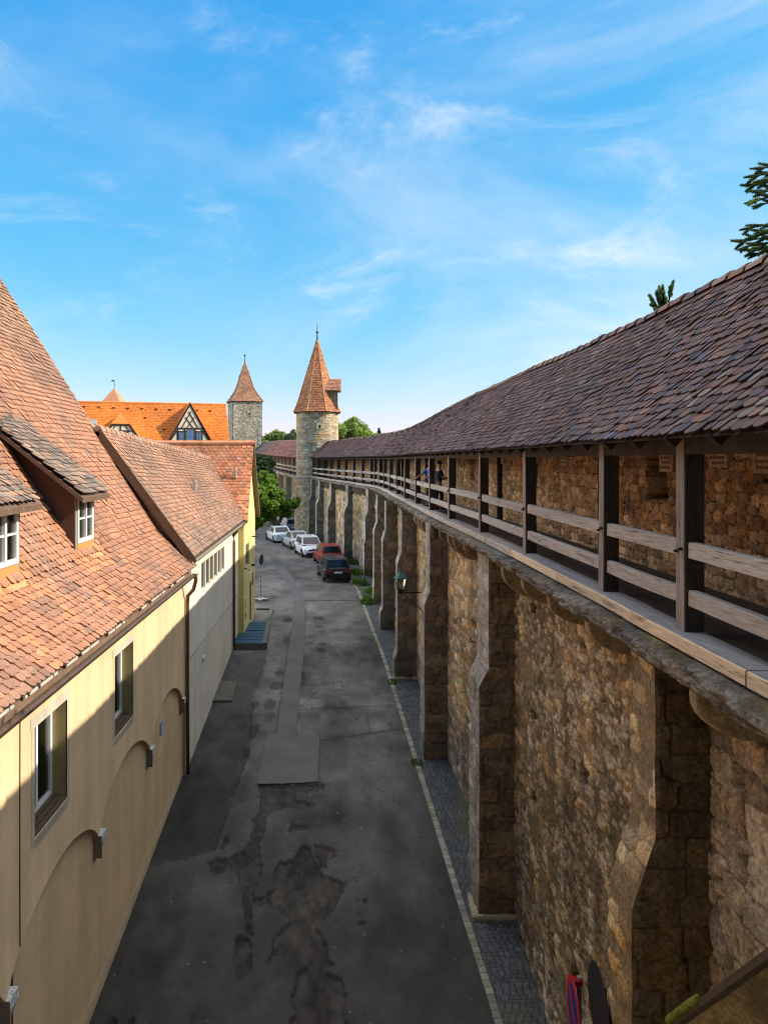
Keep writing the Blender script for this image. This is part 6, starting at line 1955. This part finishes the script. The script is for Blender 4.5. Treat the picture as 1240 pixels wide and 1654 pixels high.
def weed(x, y, n, r_, h, seed, label, cols=None):
    g = np.random.default_rng(seed); p = onG(x, y)
    t = thing('weed_clump', label, 'plant', p, 0, 'weeds at the foot of the wall')
    mb = MB(); m = n
    m = n // 2; a = g.random(m) * 6.283; rr = np.sqrt(g.random(m)) * r_ * (.75 + .5 * fbm(a * 1.5, a * 0, seed))
    q = np.stack([p[0] + rr * np.cos(a), p[1] + rr * np.sin(a) * 1.6, np.full(m, p[2] - .02)], -1)
    hh = 1.25 * h * (.25 + .75 * g.random(m)) * (1 - .75 * (rr / r_) ** 2) + .04; ln = g.normal(0, .35, (m, 2)) * hh[:, None]
    w = .02 + .02 * g.random(m)
    tip = q + np.stack([ln[:, 0], ln[:, 1], hh], -1); midp = q + np.stack([ln[:, 0] * .3, ln[:, 1] * .3, hh * .6], -1)
    o = np.stack([w * np.cos(a + 1), w * np.sin(a + 1), 0 * w], -1)
    cc = np.array(cols or [(.10, .19, .025), (.075, .15, .02), (.14, .21, .04)])[g.integers(0, 3, m)] * (1 + g.normal(0, .15, (m, 1)))
    mb.add(np.stack([q - o, q + o, midp + o, tip, midp - o], 1).reshape(-1, 3), (np.arange(m) * 5)[:, None] + np.arange(5)[None], np.repeat(cc.clip(.01, 1), 5, 0))
    mb.build('blades', M['leaf'], t)
weed(581, 944, 500, .55, .55, 1, 'tall bright weeds beside the kerb just right of the black car')
weed(576, 928, 400, .5, .6, 2, 'weeds behind the black car at the wall')
weed(594, 975, 500, .42, .55, 3, 'dense bright grass tuft at the kerb in front of a buttress')
weed(572, 912, 300, .45, .7, 4, 'weeds growing between the red car and the wall')
weed(597, 958, 260, .35, .4, 5, 'low grass around the base of the sign post by the wall')
weed(673, 1232, 160, .18, .10, 6, 'sparse mossy grass at the foot of a buttress by the cobbles')
weed(634, 1102, 140, .2, .12, 7, 'small grass at the foot of the buttress with the dark plinth')

# ------------------------------------------------------------------ lamp, signs
def lamp():
    p = onY(647, 955, 23.15)
    t = thing('wall_lamp', 'lantern with a green roof hanging out from a buttress on a black bracket', 'lamp', p)
    x, y, z = p; blk = (.02, .02, .02)
    MB().tube([(x - .1, y, z - .03), (x + .63, y, z - .03)], .022, 8, blk).tube([(x + .06, y, z - .05), (x + .66, y, z - .60)], .014, 6, blk).lathe([(.02, -.10), (.05, -.06), (.05, 0), (.09, .02)], (x, y, z), 12, blk).build('bracket', M['metal'], t)
    fr = MB(); a0, a1, h0, h1 = .115, .20, .03, .40
    for k in range(4):
        a = math.pi / 4 + k * math.pi / 2 + .25
        fr.tube([(x + a0 * math.cos(a), y + a0 * math.sin(a), z + h0), (x + a1 * math.cos(a), y + a1 * math.sin(a), z + h1)], .013, 6, blk)
    fr.lathe([(.0, h0 - .01), (a0 + .01, h0 - .01), (a0 + .01, h0 + .015)], (x, y, z), 4, blk, math.pi / 4 + .25)
    f = fr.build('lantern_frame', M['metal'], t)
    gl = MB()
    gl.lathe([(a0 - .004, h0), (a1 - .004, h1)], (x, y, z), 4, (1, 1, 1), math.pi / 4 + .25); gl.build('glass', M['glass_clear'], f)
    MB().lathe([(0, .06), (.025, .07), (.025, .13), (.05, .18), (.05, .22), (0, .28)], (x, y, z), 12, (.6, .58, .5)).build('bulb', M['paint'], f)
    MB().lathe([(.245, h1 - .01), (.235, h1 + .02), (.10, h1 + .14), (.05, h1 + .17), (.05, h1 + .20), (.0, h1 + .24)], (x, y, z), 4, (.035, .13, .105), math.pi / 4 + .25).build('lantern_roof', M['paint'], t)
lamp()

def pole_sign():
    p = onG(421, 969)
    t = thing('traffic_sign', 'round sign seen edge on, on a mobile post beside the yellow house', 'sign', p)
    x, y, z = p
    MB().tube([(x, y, z), (x, y, z + 2.55)], .03, 8, (.33, .33, .34)).build('pole', M['metal'], t)
    b = MB(); b.box(x - .38, x + .38, y - .12, y + .12, z, z + .09, (.42, .41, .38)); b.box(x - .12, x + .12, y - .35, y + .35, z, z + .085, (.42, .41, .38)); b.build('foot', M['ashlar'], t)
    s = MB(); a = R(72)
    dx, dy = math.cos(a), math.sin(a); nx, ny = -dy, dx
    q = [(x + .05 - nx * .0 + dx * .3 * math.cos(k * math.pi / 12), y + .05 + dy * .3 * math.cos(k * math.pi / 12), z + 2.28 + .3 * math.sin(k * math.pi / 12)) for k in range(24)]
    s.prism(q, (nx * .02, ny * .02, 0), (.06, .06, .065)); s.build('sign_plate', M['metal'], t)
    for k in range(4):
        MB().tube([(x, y, z + .9 + .27 * k), (x, y, z + .96 + .27 * k)], .033, 8, (.7, .68, .62)).build('sticker', M['paint'], t)
pole_sign()
def wall_post():
    p = onG(589, 946)
    t = thing('sign_post', 'dark sign post with heavy base plate among weeds at the wall', 'sign post', p)
    x, y, z = p
    MB().tube([(x, y, z), (x, y, z + 2.7)], .032, 8, (.05, .05, .055)).build('pole', M['metal'], t)
    MB().box(x - .32, x + .32, y - .25, y + .25, z, z + .12, (.05, .05, .055)).build('foot', M['rubber'], t)
    MB().box(x - .03, x - .01, y - .05, y + .35, z + 2.15, z + 2.65, (.40, .03, .03)).build('sign_plate', M['paint'], t)
wall_post()

def disc(mb, c, u, w, n, r_, th, col, off=0.0, r0=0.0, seg=40):
    """disc or ring in the plane u, w"""
    c = np.array(c) + np.array(n) * off; v = []
    for k in range(seg):
        a = 2 * math.pi * k / seg
        v.append(c + np.array(u) * r_ * math.cos(a) + np.array(w) * r_ * math.sin(a))
    mb.prism(v, tuple(np.array(n) * th), col)
def no_stopping():
    Y = 9.35
    c = onY(926, 1631, Y); x, y, z = c
    t = thing('no_stopping_sign', 'round blue sign with red rim and bar, almost edge on at the lower right', 'sign', (x + .06, y, G(y)))
    MB().tube([(x + .07, y, G(y)), (x + .07, y, z + .42)], .03, 10, (.30, .30, .31)).build('pole', M['metal'], t)
    u = np.array([.10, 1, 0]); u /= np.linalg.norm(u); w = np.array([0, 0, 1.]); n = np.array([-u[1], u[0], 0])
    s = MB(); disc(s, c, u, w, n, .38, .012, (.45, .012, .018)); pl = s.build('sign_plate', M['paint'], t)
    b = MB(); disc(b, c, u, w, n, .30, .003, (.012, .025, .16), .012); b.build('blue_field', M['paint'], pl)
    r_ = MB(); d = (u * .707 + w * .707)
    e = (u * .707 - w * .707)
    q = [c + d * .30 + e * .045, c + d * .30 - e * .045, c - d * .30 - e * .045, c - d * .30 + e * .045]
    r_.prism([k + n * .0155 for k in q], tuple(n * .003), (.45, .012, .018)); r_.build('red_bar', M['paint'], pl)
    MB().box(x + .0, x + .10, y - .05, y + .05, z + .33, z + .39, (.35, .015, .02)).build('clamp', M['metal'], t)
no_stopping()
def dark_sign():
    Y = 8.55
    c = onY(967, 1625, Y); x, y, z = c
    t = thing('dark_sign', 'tall dark rounded sign back beside the blue and red sign at the lower right', 'sign', (x, y, G(y)))
    MB().tube([(x + .06, y, G(y)), (x + .06, y, z + .2)], .03, 10, (.05, .05, .05)).build('pole', M['metal'], t)
    u = np.array([.07, 1, 0]); u /= np.linalg.norm(u); w = np.array([0, 0, 1.]); n = np.array([-u[1], u[0], 0])
    for dz, r_, nm in ((.0, .44, 'sign_plate'), (-.8, .36, 'lower_plate')):
        s = MB(); disc(s, c + w * dz, u, w, n, r_, .014, (.016, .016, .018)); s.build(nm, M['paint'], t)
dark_sign()

# sloping stone-topped cheek of the stairs down from the gallery, at the lower right corner
def stairs():
    a = onY(1092, 1656, 5.0); b = onY(1262, 1534, 3.9)
    t = thing('stair_cheek', 'sloping plastered stair cheek with dark coping in the lower right corner', 'staircase', (a[0] + .6, a[1], G(5)))
    d = b - a; a2 = a - d * .8
    b2 = b + d * .5
    dn = np.array([.75, -.25, -.95])
    mb = MB()
    n = 40
    U, V = np.meshgrid(np.linspace(0, 1, n), np.linspace(0, 1, n), indexing='ij')
    P = a2 + U[..., None] * (b2 - a2) + V[..., None] * dn * 1.6
    c = np.array([.20, .165, .105]) * (.8 + .4 * fbm(U * 6, V * 6, 3, 4)[..., None])
    mb.grid(P + .012 * (fbm(U * 20, V * 20, 4, 3)[..., None] - .5), c)
    mb.build('cheek_wall', M['ashlar'], t, smooth=True)
    cp = MB(); cp.beam(tuple(a2 + (-.02, 0, .0)), tuple(b2 + (-.02, 0, .0)), .07, .04, (.055, .040, .030)); cp.build('coping', M['wood_plain'], t)
    ms = MB(); g = np.random.default_rng(5)
    for k in range(46):
        u = .02 + .42 * k / 46 + g.uniform(-.01, .01)
        q = a + d * (u * .8) + np.array([-.05, .02, .02])
        r_ = .014 + .018 * g.random()
        ms.lathe([(r_, -.02), (r_ * .9, .005), (r_ * .5, .02), (0, .026)], tuple(q), 7, np.array((.11, .12, .012)) * g.uniform(.7, 1.2))
    ms.build('moss', M['ashlar'], t, smooth=True)
stairs()

# ------------------------------------------------------------------ people on the gallery
def skin(name, pts, edges, radii, m, parent, sub=1):
    me = bpy.data.meshes.new(name); me.from_pydata([tuple(p) for p in pts], edges, []); me.update()
    me.materials.append(m)
    o = bpy.data.objects.new(name, me); COL.objects.link(o)
    sk = o.modifiers.new('skin', 'SKIN'); sk.use_smooth_shade = True
    for i, d in enumerate(me.skin_vertices[0].data):
        r_ = radii[i]; d.radius = (r_, r_) if not isinstance(r_, tuple) else r_
        d.use_root = (i == 0)
    sb = o.modifiers.new('subdiv', 'SUBSURF'); sb.levels = sub; sb.render_levels = sub
    o.parent = parent
    return o
SKN = plain('skin', (.36, .20, .14), .6); HAIR = plain('dark_hair', (.02, .015, .012), .7)
def person(label, x, y, rz, shirt, pants, arms, hat=None, hair=True, h=1.76, cap_brim=True, sleeve=.5, pack=None):
    """standing figure, facing +Y in its own axes; arms: list of (elbow, wrist) for left and right"""
    t = thing('person', label, 'person', (x, y, FLOOR - .035), rz, 'people on the gallery')
    k = h / 1.76
    P = [(0, 0, .94), (0, 0, 1.12), (0, .01, 1.30), (0, 0, 1.45), (0, .01, 1.53), (0, .03, 1.62), (0, .03, 1.72)]
    E = [(0, 1), (1, 2), (2, 3), (3, 4), (4, 5), (5, 6)]
    rad = [(.155, .105), (.14, .10), (.165, .11), (.13, .085), .052, .082, .075]
    for s, (el, wr) in zip((-1, 1), arms):
        i = len(P); P += [(s * .17, 0, 1.42), el, wr, tuple(np.array(wr) + (np.array(wr) - np.array(el)) * .32)]
        E += [(3, i), (i, i + 1), (i + 1, i + 2), (i + 2, i + 3)]; rad += [.058, .042, .03, .028]
    for s in (-1, 1):
        i = len(P); st = .07 * s
        P += [(s * .09, 0, .88), (s * .10, .02 + st, .49), (s * .10, st - .03, .09), (s * .11, st + .12, .045)]
        E += [(0, i), (i, i + 1), (i + 1, i + 2), (i + 2, i + 3)]; rad += [.085, .056, .04, .036]
    b = skin('body', [np.array(p) * k for p in P], E, rad, SKN, t, 2)
    # face: nose, eyes, mouth, ears
    f = MB()
    f.lathe([(.0, .0), (.014, .004), (.009, .03), (0, .045)], (0, .108 * k, 1.62 * k), 6, (.36, .20, .14))
    for s in (-1, 1):
        f.lathe([(0, 0), (.012, .004), (0, .012)], (s * .03, .098 * k, 1.66 * k), 6, (.02, .02, .02))
        f.lathe([(0, -.03), (.016, 0), (0, .03)], (s * .082 * k, .02, 1.645 * k), 6, (.36, .20, .14))
    f.box(-.025, .025, .085 * k, .105 * k, 1.585 * k, 1.595 * k, (.25, .09, .08)); f.build('face', M['paint'], t, local=True)
    # shirt
    tp = [(0, 0, .86), (0, 0, 1.12), (0, .01, 1.30), (0, 0, 1.45)]; te = [(0, 1), (1, 2), (2, 3)]; tr = [(.17, .12), (.155, .112), (.178, .124), (.142, .096)]
    for s, (el, wr) in zip((-1, 1), arms):
        i = len(tp); sh = np.array((s * .17, 0, 1.42)); mid = sh + (np.array(el) - sh) * (.85 if sleeve < .9 else 1)
        tp += [tuple(sh), tuple(mid)]; te += [(3, i), (i, i + 1)]; tr += [.072, .06]
        if sleeve > .9:
            tp.append(tuple(np.array(wr) * .9 + np.array(el) * .1)); te.append((i + 1, i + 2)); tr.append(.045)
    skin('shirt', [np.array(p) * k for p in tp], te, tr, plain('shirt', shirt, .85), t, 2)
    pp_ = [(0, 0, 1.02)]; pe = []; pr = [(.16, .115)]
    for s in (-1, 1):
        i = len(pp_); st = .07 * s
        pp_ += [(s * .09, 0, .86), (s * .10, .02 + st, .49), (s * .10, st - .03, .11)]; pe += [(0, i), (i, i + 1), (i + 1, i + 2)]; pr += [.10, .072, .058]
    skin('trousers', [np.array(p) * k for p in pp_], pe, pr, plain('trousers', pants, .85), t, 2)
    for s in (-1, 1):
        st = .07 * s
        skin('shoe', [np.array(p) * k for p in ((s * .10, st - .05, .045), (s * .105, st + .10, .04), (s * .11, st + .17, .035))], [(0, 1), (1, 2)], [.045, .045, .032], plain('shoe', (.03, .03, .03), .7), t, 1)
    # fingers
    fg = MB()
    for s, (el, wr) in zip((-1, 1), arms):
        d = np.array(wr) - np.array(el); d /= np.linalg.norm(d); hb = np.array(wr) + d * .10
        a = np.cross(d, (0, 0, 1.)); a /= max(np.linalg.norm(a), .1)
        for q in range(4):
            o_ = hb + a * (q - 1.5) * .019
            l_ = (.065, .078, .074, .058)[q]
            fg.tube([tuple(o_ * k), tuple((o_ + d * l_ * .6) * k), tuple((o_ + d * l_ + np.array((0, 0, -.022))) * k)], [.009, .0085, .006], 6)
        o_ = hb - d * .06 + a * .035 * -s
        fg.tube([tuple(o_ * k), tuple((o_ + d * .03 - a * s * .02) * k), tuple((o_ + d * .06 - a * s * .022) * k)], [.011, .010, .007], 6)
    fg.build('fingers', SKN, b, local=True)
    if hair:
        hr = MB(); hr.lathe([(.098, -.05), (.104, .03), (.085, .085), (.045, .11), (0, .118)], (0, .012 * k, 1.69 * k), 16); hr.build('hair', HAIR, t, smooth=True, local=True)
    if hat is not None:
        hm = MB(); hm.lathe([(.10, -.01), (.104, .04), (.085, .095), (.04, .115), (0, .12)], (0, .02 * k, 1.70 * k), 16, hat)
        hm.prism([(-.085, .09 * k, 1.70 * k), (.085, .09 * k, 1.70 * k), (.06, .22 * k, 1.685 * k), (-.06, .22 * k, 1.685 * k)], (0, 0, .012), hat); hm.build('cap', M['paint'], t, local=True)
    if pack is not None:
        pk = MB(); pk.box(-.15, .15, -.30, -.13, 1.05, 1.46, pack); po = pk.build('backpack', M['paint'], t, local=True)
        bv = po.modifiers.new('bevel', 'BEVEL'); bv.width = .05; bv.segments = 3
    return t
person('person in dark clothes and peaked cap on the gallery, looking right', float(Wx(26.2)) + .47, 26.2, R(-75), (.012, .018, .045), (.012, .012, .018),
       [((-.22, .05, 1.15), (-.18, .28, 1.10)), ((.22, .10, 1.17), (.14, .36, 1.16))], hat=(.02, .02, .022), hair=False, h=1.66, sleeve=.5)
person('person in blue shirt behind a gallery post, one hand reaching to the rail', float(Wx(27.4)) + .34, 27.4, R(100), (.02, .09, .36), (.10, .09, .08),
       [((-.24, .12, 1.18), (-.2, .3, 1.02)), ((.27, .26, 1.2), (.20, .52, 1.05))], h=1.74, sleeve=.5)

# unseen tower added behind the viewpoint to keep sky light off surfaces facing it
def sky_blocker_tower():
    t = thing('sky_blocker_tower', 'unseen stone tower added behind the viewpoint to block sky light', 'tower', (-2, -6.5, -13))
    mb = MB()
    Sg, Zg = np.meshgrid(np.linspace(-11, 4.6, 60), np.linspace(-15, 13, 90), indexing='ij')
    e, i1, i2 = stones(Sg, Zg, .6, .35, 901, .7, .05)
    c = np.array([.30, .24, .16])[None, None] * (.7 + .5 * i1[..., None]) * (.6 + .4 * sst(.02, .12, e)[..., None])
    mb.grid(np.stack([Sg, np.full_like(Sg, -3.6), Zg], -1), c)
    mb.box(-11, 4.6, -10, -3.62, -15, 13, (.3, .24, .16))
    mb.build('wall', M['stone'], t)
    MB().lathe([(11.6, 13.05), (.1, 22)], (-3.2, -6.8, 0), 4, (.3, .15, .09), R(45)).build('roof', M['tile_far'], t)
sky_blocker_tower()
